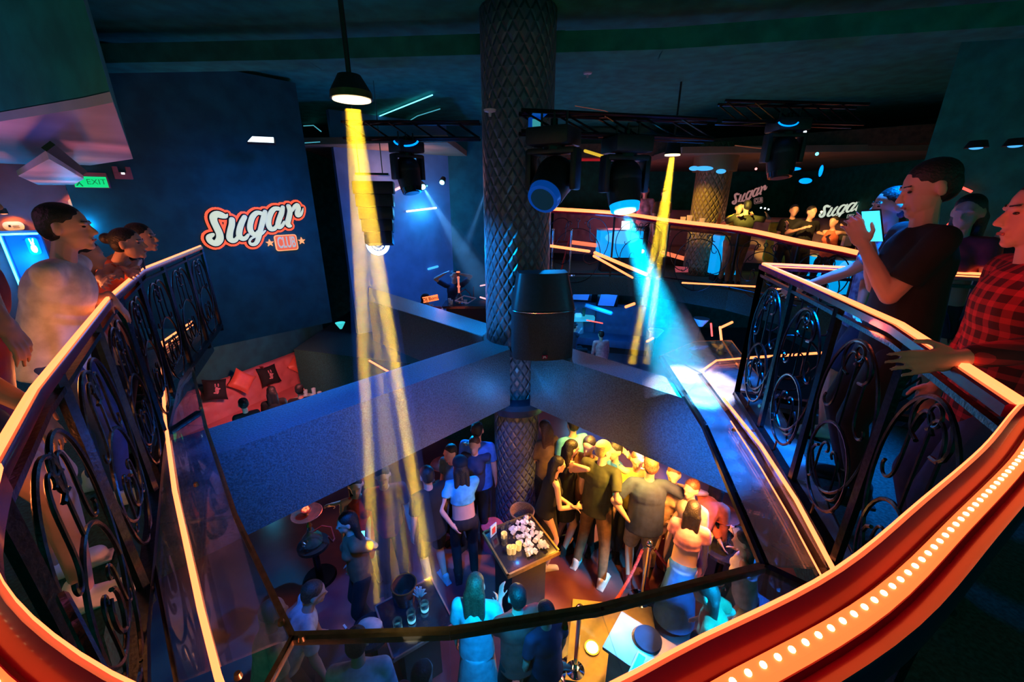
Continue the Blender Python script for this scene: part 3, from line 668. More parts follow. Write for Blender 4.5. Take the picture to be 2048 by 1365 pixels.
        fin_mesh(mb, {'pants': 'trousers', 'shorts': 'shorts', 'minis': 'shorts', 'skirt': 'skirt', 'longskirt': 'skirt'}[bot], botc, root, cv, it)
    # --- shoes
    if shoe:
        for sd in (1, -1):
            an = legs[sd][2]; mb = MB().cap(an + V((0, -.03, -.048)) * s, an + V((.02 * sd, .13, -.052)) * s, .043 * s, .038 * s, 10).cap(an + V((0, -.02, -.03)) * s, an + V((0, -.015, .02)) * s, .043 * s, .042 * s, 10)
            mb.box(an + V((.01 * sd, .05, -.078)) * s, (.085 * s, .26 * s, .02 * s)); fin_mesh(mb, 'shoe', shoe, root, max(vox, .008), 2)
    # --- hair
    if hair != 'none':
        mb = MB()
        mb.ell(H(0, -.016, .050), (.079 * s, .094 * s, .080 * s), 16, HR)
        if hair in ('short', 'cap'): mb.ell(H(0, -.042, .012), (.076 * s, .066 * s, .082 * s), 14, HR)
        if hair in ('long', 'long_front'):
            mb.ell(H(0, -.045, 0), (.086 * s, .075 * s, .10 * s), 14, HR)
            dn = V((0, 0, -1)); 
            for xx in (-.055, 0, .055): mb.cap(H(xx, -.07, -.03), H(xx * 1.2, -.095, -.05) + dn * .27 * s, .042 * s, .028 * s, 10)
            if hair == 'long_front':
                for xx in (-.07, .07): mb.cap(H(xx, 0, 0), H(xx, .02, -.05) + dn * .16 * s, .026 * s, .018 * s, 8)
        if hair == 'bun': mb.ell(H(0, -.045, .01), (.078 * s, .066 * s, .078 * s), 12, HR); mb.ell(H(0, -.125, .05), .042 * s, 10)
        fin_mesh(mb, 'hair', hairc, root, max(vox, .0065), 4)
        if hair == 'cap' or capc:
            mb = MB().ell(H(0, -.012, .062), (.092 * s, .104 * s, .082 * s), 18, HR); mb.ell(H(0, .095, .055), (.07 * s, .075 * s, .010 * s), 14, HR)
            fin_mesh(mb, 'cap', capc or 'c_black', root, .009, 2)
    if det == 'near':
        for sd in (1, -1):
            MB().ell(H(.031 * sd, .0775, .012), (.011 * s, .008 * s, .0055 * s), 10, HR).obj('eye', 'eyed', bo)
            MB().cap(H(.016 * sd, .0895, .036), H(.046 * sd, .078, .038), .003 * s, n=6).obj('eyebrow', 'hair', bo)
        MB().cap(H(-.017, .0925, -.0565), H(.017, .0925, -.0565), .0055 * s, n=6).obj('lips', 'lips', bo)
    return root
# ================================================================ SIGNS
def ribbon(mb, pts, grow, z0, z1, sc, n=10):
    """stroke of varying width given as (x, y, half width) in the drawing's own units"""
    P_ = []
    k = len(pts)
    for i in range(k - 1):
        p0 = pts[max(0, i - 1)]; p1 = pts[i]; p2 = pts[i + 1]; p3 = pts[min(k - 1, i + 2)]
        for q in range(5):
            t = q / 5; P_.append(tuple(.5 * (2 * p1[c] + (p2[c] - p0[c]) * t + (2 * p0[c] - 5 * p1[c] + 4 * p2[c] - p3[c]) * t * t + (3 * p1[c] - p0[c] - 3 * p2[c] + p3[c]) * t ** 3) for c in range(3)))
    P_.append(pts[-1])
    for (x, y, w) in P_:
        r = (max(w, 2) + grow) * sc
        vs = [((x * sc) + r * math.cos(2 * PI * j / n), (-y * sc) + r * math.sin(2 * PI * j / n)) for j in range(n)]
        mb.prism(vs, z0, z1)
    for (x, y, w), (X2, Y2, w2) in zip(P_, P_[1:]):
        d = Vector((X2 - x, -(Y2 - y), 0)); L = d.length
        if L < 1e-5: continue
        n_ = Vector((-d.y, d.x, 0)) / L; a = Vector((x, -y, 0)) * sc; b = Vector((X2, -Y2, 0)) * sc; ra = (w + grow) * sc; rb = (w2 + grow) * sc
        mb.prism([(a + n_ * ra).to_2d(), (a - n_ * ra).to_2d(), (b - n_ * rb).to_2d(), (b + n_ * rb).to_2d()], z0, z1)
# centre lines traced in a 2015 x 1365 drawing of the word: x, y, half width
STROKES = [
 [(530, 330, 10), (490, 370, 40), (430, 350, 60), (370, 330, 60), (310, 370, 62), (300, 450, 58), (320, 560, 58), (340, 670, 58), (320, 770, 62), (250, 830, 58), (180, 790, 52), (170, 720, 48), (230, 680, 36), (258, 662, 10)],
 [(580, 430, 50), (560, 520, 52), (510, 640, 52), (480, 750, 55), (510, 800, 50), (570, 790, 40), (610, 740, 30)],
 [(790, 390, 44), (730, 480, 50), (670, 600, 52), (640, 710, 52), (670, 770, 48), (730, 770, 40), (790, 710, 28)],
 [(1080, 330, 40), (1010, 320, 44), (930, 380, 50), (870, 490, 50), (840, 600, 52), (860, 690, 50), (920, 710, 44), (970, 660, 34)],
 [(1150, 300, 40), (1110, 400, 50), (1050, 540, 50), (990, 680, 48), (940, 800, 45), (880, 880, 38), (810, 890, 34), (785, 840, 24), (830, 780, 22), (920, 745, 22), (1020, 710, 22), (1090, 650, 18)],
 [(1400, 250, 42), (1330, 250, 44), (1260, 310, 50), (1200, 420, 50), (1170, 530, 52), (1190, 620, 50), (1260, 620, 42), (1310, 560, 30)],
 [(1480, 225, 40), (1440, 330, 50), (1370, 460, 50), (1330, 560, 48), (1350, 600, 42), (1410, 570, 34), (1460, 500, 26)],
 [(1590, 205, 46), (1600, 300, 50), (1560, 420, 52), (1520, 520, 52), (1530, 570, 48), (1560, 580, 34)],
 [(1640, 300, 24), (1700, 220, 40), (1760, 185, 42), (1770, 250, 48), (1730, 340, 48), (1735, 385, 44), (1790, 370, 34), (1840, 300, 20), (1862, 240, 8)]]
def star(mb, c, r, z0, z1):
    mb.prism([(c[0] + (r if i % 2 == 0 else r * .42) * math.sin(i * PI / 5), c[1] + (r if i % 2 == 0 else r * .42) * math.cos(i * PI / 5)) for i in range(10)], z0, z1)
def rrect(w, h, r, c=(0, 0), n=5):
    out = []
    for sx, sy, a0 in ((1, 1, 0), (-1, 1, PI / 2), (-1, -1, PI), (1, -1, 1.5 * PI)):
        for i in range(n + 1):
            a = a0 + i * PI / 2 / n; out.append((c[0] + sx * (w / 2 - r) + r * math.cos(a), c[1] + sy * (h / 2 - r) + r * math.sin(a)))
    return out
def club_sign(label, m, width, white='sign_white', halo='sign_orange', lit=True, simple=False, stars=True):
    """m: matrix placing the drawing (x right, y up, z towards the viewer)"""
    sc = width / 1800; r = thing('club_sign', label, 'sign', rot=(0, 0, 0)); r.matrix_world = m
    cen = Matrix.Translation((-1000 * sc, 560 * sc, 0))
    def layer(grow, z0, z1, name, mm):
        mb = MB()
        for s_ in STROKES: ribbon(mb, s_, grow, z0, z1, sc, 10)
        mb.xf(cen); mb.obj(name, mm, r, smooth=False)
    if not simple:
        layer(60, .0, .012, 'halo', halo); layer(20, .014, .03, 'outline', 'sign_dark')
    else: layer(34, .0, .012, 'outline', 'sign_dark')
    layer(-4, .032, .05, 'lettering', white)
    bx = ((1440 - 1000) * sc, (-905 + 560) * sc)
    pt = MB().prism(rrect(420 * sc, 310 * sc, 50 * sc, bx), 0, .02).obj('plate', 'sign_orange2' if not simple else white, r, smooth=False)
    MB().prism(rrect(385 * sc, 275 * sc, 36 * sc, bx), .02, .024).obj('plate_face', 'sign_orange' if not simple else 'sign_dark', pt, smooth=False)
    t = text_mesh('CLUB', 300 * sc, .004, white, 'word', pt, Matrix.Translation((bx[0], bx[1] - .0 * sc, .030)) @ Matrix.Diagonal((.46, 1.0, 1, 1)), bold=5 * sc)
    if stars:
        mb = MB(); star(mb, ((1140 - 1000) * sc, (-890 + 560) * sc), 75 * sc, 0, .02); mb.obj('star', 'sign_orange2', r, smooth=False)
        mb = MB(); star(mb, ((1740 - 1000) * sc, (-890 + 560) * sc), 75 * sc, 0, .02); mb.obj('star', 'sign_orange2', r, smooth=False)
    return r
def on_wall(u, v, p0, n, upv=(0, 0, 1), off=.01, roll=0.):
    n = Vector(n).normalized(); x = Vector(upv).cross(n).normalized(); y = n.cross(x)
    m = Matrix((x, y, n)).transposed().to_4x4(); m.translation = Pp(u, v, p0, n) + n * off
    return m @ Matrix.Rotation(roll, 4, 'Z')
club_sign('large white and orange illuminated script sign on the navy wall left of the yellow beam', on_wall(516, 452, W0, WN, roll=math.radians(0)), 1.44)
bw = Vector((0, 12.6, 0)); bn = Vector((-.25, -1, 0)).normalized()
club_sign('small dim cream script sign on the far right wall behind the bar guests', on_wall(1684, 421, Vector((9, 12.0, 0)), Vector((-.55, -.83, 0)), roll=.05), 1.05, 'sign_cream' if False else 'sign_white', simple=True, stars=False)
M['sign_pink'] = glow('sign_pale_pink', (.35, .18, .17), .7)
club_sign('faint pinkish script sign high on the back wall behind the embracing pair', on_wall(1498, 392, Vector((5, 13.6, 0)), Vector((-.3, -.95, 0)), roll=.2), .98, 'sign_pink', simple=True, stars=False)
# round neon badge below the hanging speaker
m = on_wall(756, 488, Vector((-2.9, 8.6, 0)), Vector((.25, -.97, 0)))
r = thing('neon_badge', 'crescent-shaped white neon badge glowing just under the hanging speaker', 'sign'); r.matrix_world = m
def arcp(R0, R1, a0, a1, n=22): return [(R1 * math.cos(a0 + (a1 - a0) * i / n), R1 * math.sin(a0 + (a1 - a0) * i / n)) for i in range(n + 1)] + [(R0 * math.cos(a1 + (a0 - a1) * i / n), R0 * math.sin(a1 + (a0 - a1) * i / n)) for i in range(n + 1)]
MB().prism(arcp(.15, .235, math.radians(180), math.radians(385)), 0, .03).obj('crescent', 'white_led', r, smooth=False)
mb = MB()
for k in range(7):
    a = math.radians(195 + k * 27); mb.prism([(.105 * math.cos(a) + .022 * math.cos(j), .105 * math.sin(a) + .022 * math.sin(j)) for j in [i * PI / 4 for i in range(8)]], 0, .02)
mb.obj('dots', 'white_led', r, smooth=False)
MB().prism([(.06 * math.cos(j) , -.01 + .035 * math.sin(j)) for j in [i * PI / 8 for i in range(16)]], 0, .02).obj('centre_oval', 'white_led', r, smooth=False)

# exit box, emergency light, wall lamps, restroom doors in the left passage
def wallpt(u, v, off=.0): return Pp(u, v, V1, VN) + VN * off
m = on_wall(182, 361, V1 + VN * .25, VN, off=0)
r = thing('exit_sign', 'green lit exit box hanging in the left passage beside the air conditioner', 'sign'); r.matrix_world = m
MB().box((0, .0, 0), (.31, .17, .07)).obj('housing', 'leftwall', r, smooth=False)
MB().box((0, -.02, .037), (.29, .12, .006)).obj('panel', 'green_sign', r, smooth=False)
text_mesh('EXIT', .085, .002, 'green_mark', 'word', r, Matrix.Translation((.05, -.02, .043)))
MB().cap((-.10, .0, .042), (-.10, -.03, .042), .008, n=6).cap((-.10, -.03, .042), (-.125, -.06, .042), .007, n=6).cap((-.10, -.03, .042), (-.08, -.065, .042), .007, n=6).ell((-.098, .02, .042), .011, 8).obj('running_figure', 'green_mark', r)
m = on_wall(244, 346, W0, WN, off=.02)
r = thing('emergency_light', 'small twin-head emergency light high on the wall right of the exit box', 'light'); r.matrix_world = m
MB().box((0, -.035, .03), (.17, .08, .06), bev=.008).obj('battery_case', 'leftwall', r)
for x in (-.06, .06): MB().box((x, .035, .03), (.05, .07, .05), bev=.008).obj('lamp_head', 'leftwall', r)
MB().box((0, -.01, .062), (.03, .02, .006)).obj('indicator', 'white_led', r)
def restroom_door(label, u0, u1, vt, badge=None, lean=0):
    tl = wallpt(u0, vt, .0); tr = wallpt(u1, vt + 0, .0); x = (tr - tl); x.z = 0; w = x.length; x.normalize(); zt = tl.z
    n = VN; mtx = Matrix((x, Vector((0, 0, 1)), -n * 0 + x.cross(Vector((0, 0, 1))))).transposed().to_4x4(); mtx.translation = Vector((tl.x, tl.y, 0)) + VN * .01
    r = thing('restroom_door', label, 'door'); r.matrix_world = mtx
    lf = MB().box((w / 2, zt / 2, 0), (w, zt, .05)).obj('door_leaf', 'doorblue', r, smooth=False)
    MB().box((w * .72, zt * .5, .03), (w * .5, zt * .86, .02)).obj('inner_panel', 'doorblue', lf, smooth=False)
    MB().box((w / 2, zt, .05), (w + .06, .045, .05)).box((0, zt / 2, .05), (.035, zt, .05)).box((w, zt / 2, .05), (.022, zt, .05)).obj('door_frame', 'doorblue', r, smooth=False)
    MB().cap((.01, zt - .015, .085), (w - .01, zt - .015, .085), .011, n=6).obj('neon_tube', 'cyan_led', r)
    MB().cap((0.0, .1, .085), (0.0, zt - .03, .085), .010, n=6).obj('neon_tube', 'cyan_led', r)
    if badge:
        c = (w * .72, zt - badge)
        MB().prism(rrect(.10, .20, .035, c), .04, .05).obj('badge_plate', 'blue_led', lf, smooth=False)
        q = MB().ell((c[0], c[1] + .03, .055), (.017, .02, .006), 10).ell((c[0], c[1] - .03, .055), (.028, .05, .006), 10).cap((c[0] - .01, c[1] + .05, .055), (c[0] - .014, c[1] + .085, .055), .006, n=6).cap((c[0] + .01, c[1] + .05, .055), (c[0] + .016, c[1] + .085, .055), .006, n=6)
        q.obj('badge_figure', 'white_led', lf)
    return r
M['doorblue'] = mat('blue_door_paint', (.04, .22, .6), .35, noise=.1, nscale=4)
restroom_door('blue restroom door at the far left with a neon frame and a lit figure badge', 4, 82, 466, badge=.16)
restroom_door('narrower blue neon-framed restroom door just behind the women at the left railing', 156, 208, 404)
M['lavender'] = mat('lavender_pillar_paint', (.30, .22, .55), .5, noise=.1)
pA = wallpt(214, 400, .06); S(MB().box((pA.x, pA.y, 1.0), (.14, .14, 2.0)).obj('trim_3', 'lavender', smooth=False))
for (u, v, lab) in ((30, 452, 'round wall plaque lit orange above the far left restroom door'), (158, 406, 'round wall plaque lit orange above the second restroom door')):
    m = on_wall(u, v, V1, VN, off=.02); r = thing('wall_plaque', lab, 'plaque'); r.matrix_world = m
    MB().prism(rrect(.17, .10, .045), 0, .02).obj('board', 'whiteplastic', r, smooth=False)
    MB().box((-.03, 0, .024), (.018, .025, .008)).box((.02, .0, .024), (.05, .006, .006)).box((.02, -.02, .024), (.05, .006, .006)).obj('marks', 'blk', r)
    lp = m @ Vector((0, .17, .14))
    r2 = thing('wall_lamp', 'black wall spotlight above the ' + ('far left' if u < 100 else 'second') + ' lit plaque', 'lamp', lp)
    MB().cyl((0, 0, .03), (0, 0, -.03), .03, .036, 14).obj('shade', 'blk', r2); MB().ell((0, 0, -.03), (.028, .028, .008), 10).obj('bulb', 'orange_led', r2)
    spot(lp + Vector((0, 0, -.04)), m @ Vector((0, -.03, 0)), (1, .32, .06), 9, 95, .8, .02)
# air conditioner hanging under the passage ceiling
c = Pz(98, 350, 1.80)
r = thing('air_conditioner', 'white ceiling air conditioner lit blue and pink above the left guests', 'air conditioner', c, math.radians(-20))
pts = [Pz(*p, 1.78) for p in ((36, 352), (98, 318), (168, 358), (116, 388))]
inv = (Matrix.Translation(c) @ Matrix.Rotation(math.radians(-20), 4, 'Z')).inverted()
MB().slab([inv @ p for p in pts], -.035, Vector((0, 0, 1))).obj('casing', 'whiteplastic', r, smooth=False)
a_, b_ = inv @ pts[1], inv @ pts[2]
MB().slab([a_ + Vector((0, 0, .03)), b_ + Vector((0, 0, .03)), b_ + Vector((.02, .03, .06)), a_ + Vector((.02, .03, .06))], .02).obj('louvre', 'blk', r, smooth=False)
# ================================================================ LIGHT FIXTURES AND SPEAKERS
HAZE = []
def beam_haze(a, b, r0, r1, dens, label, n=24):
    """a shaft of smoky air inside a light beam"""
    name = 'haze_%d' % round(dens * 1000)
    if name not in M: M[name] = haze_mat(name, dens)
    o = MB().cyl(a, b, r0, r1, n).obj('haze', name); tag(o, label, 'haze', kind='stuff'); HAZE.append(o); return o
def moving_head(label, top, aim, s=1., lens='blk', lit=False, yaw=None, group=None, ring='blkg'):
    """base, two yoke arms and a tilting drum with a lens; top = where the base hangs, aim = lens direction"""
    aim = Vector(aim).normalized(); rz = math.atan2(-aim.x, aim.y) if yaw is None else yaw
    r = thing('moving_head_light', label, 'stage light', top, rz, group); R = Matrix.Rotation(-rz, 3, 'Z'); a = R @ aim
    MB().box((0, 0, -.05 * s), (.30 * s, .26 * s, .11 * s), bev=.02 * s).obj('base', 'blk', r)
    MB().cyl((0, 0, -.10 * s), (0, 0, -.13 * s), .08 * s, .08 * s, 18).obj('pan_bearing', 'blkg', r)
    for sx in (-1, 1): MB().box((.165 * s * sx, 0, -.25 * s), (.045 * s, .11 * s, .26 * s), bev=.015 * s).obj('yoke_arm', 'blk', r)
    MB().box((0, 0, -.135 * s), (.34 * s, .12 * s, .04 * s), bev=.012 * s).obj('yoke_bridge', 'blk', r)
    c = Vector((0, 0, -.33 * s))
    hd_ = MB().ell(c - a * .06 * s, (.14 * s, .14 * s, .14 * s), 20).cyl(c - a * .08 * s, c + a * .14 * s, .138 * s, .118 * s, 24).obj('head', 'blk', r)
    MB().cyl(c + a * .13 * s, c + a * .19 * s, .115 * s, .105 * s, 28, caps=True).obj('lens_ring', ring, hd_)
    MB().cyl(c + a * .185 * s, c + a * .197 * s, .082 * s, .08 * s, 28).obj('lens', lens, hd_)
    for k in (-.09, 0, .09): MB().cyl((k * s, 0, .0), (k * s, 0, .10 * s), .008 * s, n=6).obj('cable', 'blk', r)
    MB().cyl((0, 0, 0), (0, 0, .06 * s), .025 * s, n=10).obj('clamp', 'blkg', r)
    return r, Vector(top) + Matrix.Rotation(rz, 3, 'Z') @ (c + a * .2 * s)
M['lens_dim'] = mat('dark_glass_lens', (.01, .03, .05), .05, .5, em=(.02, .12, .2), es=.12)
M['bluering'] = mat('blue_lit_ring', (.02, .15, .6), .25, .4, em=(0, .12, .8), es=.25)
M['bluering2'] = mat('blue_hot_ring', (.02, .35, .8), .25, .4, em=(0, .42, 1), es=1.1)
# the big ones by the column
moving_head('moving head light with an unlit lens hanging right of the middle column, blue rim', Py(1108, 258, 3.7), (-.42, -.75, -.62), 1.25, 'lens_dim', ring='bluering')
r, LB = moving_head('moving head light shooting the broad blue beam down to the right', Py(1255, 276, 4.0), (.08, -.30, -1.0), 1.22, 'lamp_blue', ring='bluering2')
o = MB().tube([Py(1255 + 26 * math.cos(t), 282 + 12 * math.sin(t), 3.98) for t in [PI * .05 + PI * .9 * i / 10 for i in range(11)]], .008, 6).obj('accent_light', 'blue_led', r); o.matrix_parent_inverse = r.matrix_basis.inverted()
moving_head('dark moving head light high on the right with a blue arc on its base', Py(1578, 240, 5.2), (0, -.2, -1), 1.2, 'blk')
o = MB().tube([Py(1577 + 20 * math.cos(t), 243 + 9 * math.sin(t), 5.0) for t in [PI * .05 + PI * .9 * i / 10 for i in range(11)]], .008, 6).obj('blue_arc', 'blue_led'); tag(o, 'thin blue light arc on the ceiling at the upper right', 'light')
moving_head('small moving head light left of the column by the stage, blue crescent on its base', Py(812, 285, 6.0), (.2, -.2, -1), 1.25, 'blk')
o = MB().tube([Py(812 + 24 * math.cos(t), 281 + 11 * math.sin(t), 5.8) for t in [PI * .02 + PI * .96 * i / 10 for i in range(11)]], .012, 6).obj('blue_arc', 'blue_led'); tag(o, 'blue crescent light near the ceiling above the stage', 'light')
# yellow lamps
def yellow_lamp(label, u, v, z, rad):
    p = Pz(u, v, z) ; r = thing('pendant_spotlight', label, 'stage light', p)
    MB().cyl((0, 0, .10), (0, 0, .02), rad * .6, rad * 1.08, 32).obj('housing', 'blk', r)
    MB().cyl((0, 0, .02), (0, 0, -.015), rad * 1.08, rad * 1.12, 32).obj('rim', 'gold', r)
    MB().cyl((0, 0, -.005), (0, 0, -.02), rad, rad, 32).obj('lens', 'lamp_yellow', r)
    MB().cyl((0, 0, .10), (0, 0, 3.35 - z), .014, n=8).obj('stem', 'blk', r)
    return p
Y1 = yellow_lamp('round yellow-white spotlight with a strong yellow beam over the left of the void', 703, 193, 2.14, .10)
p = Py(1345, 309, 7.2)
r = thing('pendant_spotlight', 'smaller round yellow spotlight sending a slanting beam near the far balcony', 'stage light', p)
MB().cyl((0, 0, .2), (0, 0, 0), .09, .13, 24).obj('housing', 'blk', r); MB().cyl((0, 0, 0), (0, 0, -.02), .12, .12, 24).obj('lens', 'lamp_yellow', r); MB().cyl((0, 0, .2), (0, 0, 3.35 - p.z), .015, n=6).obj('stem', 'blk', r)
Y2 = p
# par can with a ring of blue pixels
p = Pz(1064, 142, 3.2); r = thing('par_light', 'round stage light full of small blue dots above the column', 'stage light', p)
MB().cyl((0, 0, .0), (0, 0, .12), .26, .22, 32).obj('housing', 'blk', r); f = None
for k, (rr, n) in enumerate(((.05, 4), (.12, 9), (.19, 15), (.24, 0))):
    for i in range(n):
        a = i * 2 * PI / n + k
        o = (MB().cyl((0, 0, 0), (0, 0, -.012), .019, .017, 10).obj('led', 'blue_dot' if 'blue_dot' in M else 'blue_led', r) if f is None else f.copy())
        if f is None: f = o
        else: C.objects.link(o); o.parent = r
        o.location = (rr * math.cos(a), rr * math.sin(a), 0)
# floodlight and cameras near the ceiling
p = Py(1071, 247, 4.0); r = thing('flood_light', 'small teal-lit box floodlight near the ceiling just right of the column', 'stage light', p, math.radians(25))
MB().box((0, 0, 0), (.12, .06, .09), bev=.008).obj('case', 'bluering', r); MB().box((0, -.035, -.005), (.095, .01, .06)).obj('face', 'teal_face' if 'teal_face' in M else 'cyancup', r); MB().slab([(-.06, -.03, .045), (.06, -.03, .045), (.075, -.11, .075), (-.075, -.11, .075)], .006).obj('visor', 'bluering', r)
# stage spots with thin blue beams
def small_spot(label, u, v, y, tgt, pw, ang, dens, r1, col=(.1, .42, 1), ld='lamp_blue'):
    p = Py(u, v, y); d = (Vector(tgt) - p).normalized(); r = thing('stage_spotlight', label, 'stage light', p, rot=aimq(d, 'Z').to_euler())
    MB().cyl((0, 0, -.14), (0, 0, 0), .05, .07, 16).obj('can', 'blk', r); MB().cyl((0, 0, 0), (0, 0, .012), .05, .05, 16).obj('lens', ld, r)
    if pw:
        spot(p + d * .03, tgt, col, pw, ang, .5, .02)
        a_, b_ = p + d * .02, Vector(tgt); R1 = (b_ - a_).length * math.tan(math.radians(ang / 2)) * 1.25
        beam_haze(a_, b_, .05, R1, dens, 'smoky blue light shaft of the ' + ' '.join(label.replace(',', '').split()[:8]))
small_spot('stage spotlight at the left corner of the stage, beam crossing to the column', 846, 374, 8.2, Py(975, 585, 5.9), 2600, 8.5, .16, .3)
small_spot('tiny pale stage spotlight above the performers, thin beam to the left', 884, 365, 9.0, Py(872, 395, 8.6), 0, 6, .1, .2)
small_spot('stage spotlight against the left edge of the quilted column', 977, 367, 8.0, Py(928, 505, 8.6), 700, 7, .2, .25)
small_spot('red-tipped stage lamp under the ceiling at the far left of the bar', 1222, 290, 9.0, Py(1225, 300, 8.6), 0, 6, .1, .2, ld='red_led')

# long ceiling lines
for (pts, rr, m_, lab) in (
    (((375, 245), (440, 237), (555, 228)), .006, 'blue_line', 'thin pale blue light line on the dark ceiling above the script sign'),
    (((715, 252), (760, 232), (865, 190)), .009, 'cyan_led', 'bright cyan light line on the ceiling right of the yellow spotlight'),
    (((810, 247), (835, 232), (880, 218)), .009, 'blue_line', 'short curved cyan ceiling line above the stage'),
    (((607, 252), (627, 251), (642, 263)), .010, 'blue_line', 'small bent cyan light line on the ceiling left of the yellow spotlight'),
    (((585, 290), (610, 286), (640, 284)), .008, 'blue_line', 'short dotted cyan ceiling line just above the dark wall'),
    (((1410, 84), (1500, 79), (1600, 82), (1700, 91)), .004, 'blue_line2', 'long faint blue line curving across the dark ceiling, upper right'),
    (((1150, 212), (1210, 222), (1262, 243)), .006, 'brown_line', 'faint brown line on the ceiling behind the two large moving lights'),
    (((1470, 291), (1510, 296), (1550, 299)), .008, 'brown_line', 'faint red-brown line on the bar ceiling to the right')):
    if 'blue_line' not in M: M['blue_line'] = glow('dim_cyan_line', (.08, .45, .55), .8); M['blue_line2'] = glow('dim_blue_line', (.01, .12, .4), .6); M['brown_line'] = glow('dim_brown_line', (.35, .10, .05), .35)
    o = MB().tube([Pz(u, v, 3.3) if v < 260 else Py(u, v, 8.0) for u, v in pts], rr, 6).obj('light_line', m_); tag(o, lab, 'light')
p = Py(521, 279, 6.0); r = thing('ceiling_screen', 'small bright tilted screen under the ceiling above the script sign', 'screen', p, math.radians(20), )
MB().slab([(-.17, 0, -.04), (.17, 0, -.04), (.16, .12, .04), (-.12, .12, .04)], .03).obj('case', 'blk', r, smooth=False)
MB().slab([(-.155, -.004, -.034), (.155, -.004, -.034), (.145, .11, .043), (-.11, .11, .043)][::1], -.004).obj('screen', 'white_led', r, smooth=False)
# sprinklers / cameras
for (u, v, s, lab) in ((1121, 78, .10, 'small pale ceiling fitting above the blue-dotted light'), (1175, 150, .06, 'tiny hanging white sprinkler head right of the blue-dotted light'), (980, 226, .06, 'tiny white sprinkler head beside the top of the column')):
    p = Pz(u, v, 3.2) if v < 200 else Py(u, v, 4.2); r = thing('sprinkler', lab, 'ceiling fitting', p)
    MB().lathe([(.3 * s, .5 * s), (s, .45 * s), (s * .9, .2 * s), (.25 * s, 0), (.2 * s, -.5 * s)], n=14).obj('body', 'whiteplastic', r)
# lighting trusses
def truss(a, b, w, label):
    a = Vector(a); b = Vector(b); d = (b - a).normalized(); n = Vector((-d.y, d.x, 0)) * w / 2; up = Vector((0, 0, w / 2)); r = thing('lighting_truss', label, 'truss')
    for s1 in (-1, 1):
        for s2 in (-1, 1): MB().cyl(a + n * s1 + up * s2, b + n * s1 + up * s2, .018, n=8).obj('chord', 'blkg', r)
    mb = MB(); L = (b - a).length; k = int(L / .3)
    for i in range(k):
        p = a + d * (L * i / k); q = a + d * (L * (i + 1) / k)
        for (s1, s2, s3, s4) in ((1, 1, 1, -1), (-1, 1, -1, -1), (1, 1, -1, 1), (1, -1, -1, -1)): mb.cyl(p + n * s1 + up * s2, q + n * s3 + up * s4, .009, n=5)
    mb.obj('braces', 'blkg', r)
truss(Py(1040, 245, 3.95), Py(1420, 262, 4.15), .16, 'dark lighting truss carrying the two large moving lights')
truss(Py(690, 262, 6.2), Py(960, 262, 6.2), .2, 'dark lighting truss above the stage area')
truss(Py(1440, 225, 5.3), Py(1720, 232, 5.2), .2, 'dark lighting truss at the upper right')

# loudspeaker leaning against the column
c = Vector((.33, 4.12, 0))
r = thing('loudspeaker', 'large black loudspeaker cabinet with curved grille in front of the column base', 'loudspeaker', (c.x, c.y, 0), math.radians(4)); r.scale = (1.16, 1.0, 1.12)
def wedge(zs, depth=.4):
    mb = MB(); prof = []
    for x, y in [(-.28, .22), (.28, .22)] + [(.28 * math.cos(t), -.07 - .12 * math.sin(t)) for t in [i * PI / 12 for i in range(13)]]: prof.append((x, y))
    mb.prism(prof, zs[0], zs[1]); return mb
wedge((.0, .46)).obj('bass_cabinet', 'mesh', r)
mb = wedge((.48, .80)); 
for v in mb.bm.verts:
    if v.co.z > .7: v.co.x *= .80; v.co.y = .22 + (v.co.y - .22) * .62
mb.obj('horn_cabinet', 'blk', r)
MB().tube([(.28 * math.cos(t), -.075 - .12 * math.sin(t), .47) for t in [i * PI / 12 for i in range(13)]], .006, 6).obj('trim_line', 'bluetrim' if 'bluetrim' in M else 'steel', r)
MB().box((0, -.205, .045), (.05, .012, .034)).obj('badge', 'red_badge' if 'red_badge' in M else 'redgloss', r, smooth=False)
text_mesh('JBL', .024, .001, 'whiteplastic', 'badge_lettering', r, frame_mtx((0, -.212, .045), (1, 0, 0), (0, 0, 1)), bold=.001)
MB().box((0, .1, -.02 + .01), (.5, .3, .04)).obj('bracket', 'blk', r)
p = Py(1071, 748, 4.35); r = thing('wall_socket', 'small blue-lit box on the column shaft below the loudspeaker', 'socket', p)
MB().box((0, 0, 0), (.07, .05, .11), bev=.01).obj('box', 'whiteplastic', r); MB().cyl((.01, 0, .05), (.01, 0, .085), .006, n=6).obj('cable', 'whiteplastic', r)
# line-array speaker hanging left of the stage
c = Py(754, 428, 6.9); r = thing('hanging_speaker', 'tall black line-array speaker hanging in front of the stage corner', 'loudspeaker', c, math.radians(12))
f = None
for i in range(5):
    z = .40 - i * .20; mb = MB(); w = .62 - i * .045
    mb.box((0, 0, z), (w, .38, .19), Euler((math.radians(-3 * i), 0, 0)), bev=.02); mb.obj('cabinet', 'blk', r)
MB().box((0, 0, .60), (.5, .3, .03)).obj('bumper', 'blkg', r)
for x in (-.2, .15): MB().cyl((x, 0, .6), (x, 0, 1.9), .008, n=6).obj('cable', 'steel', r)

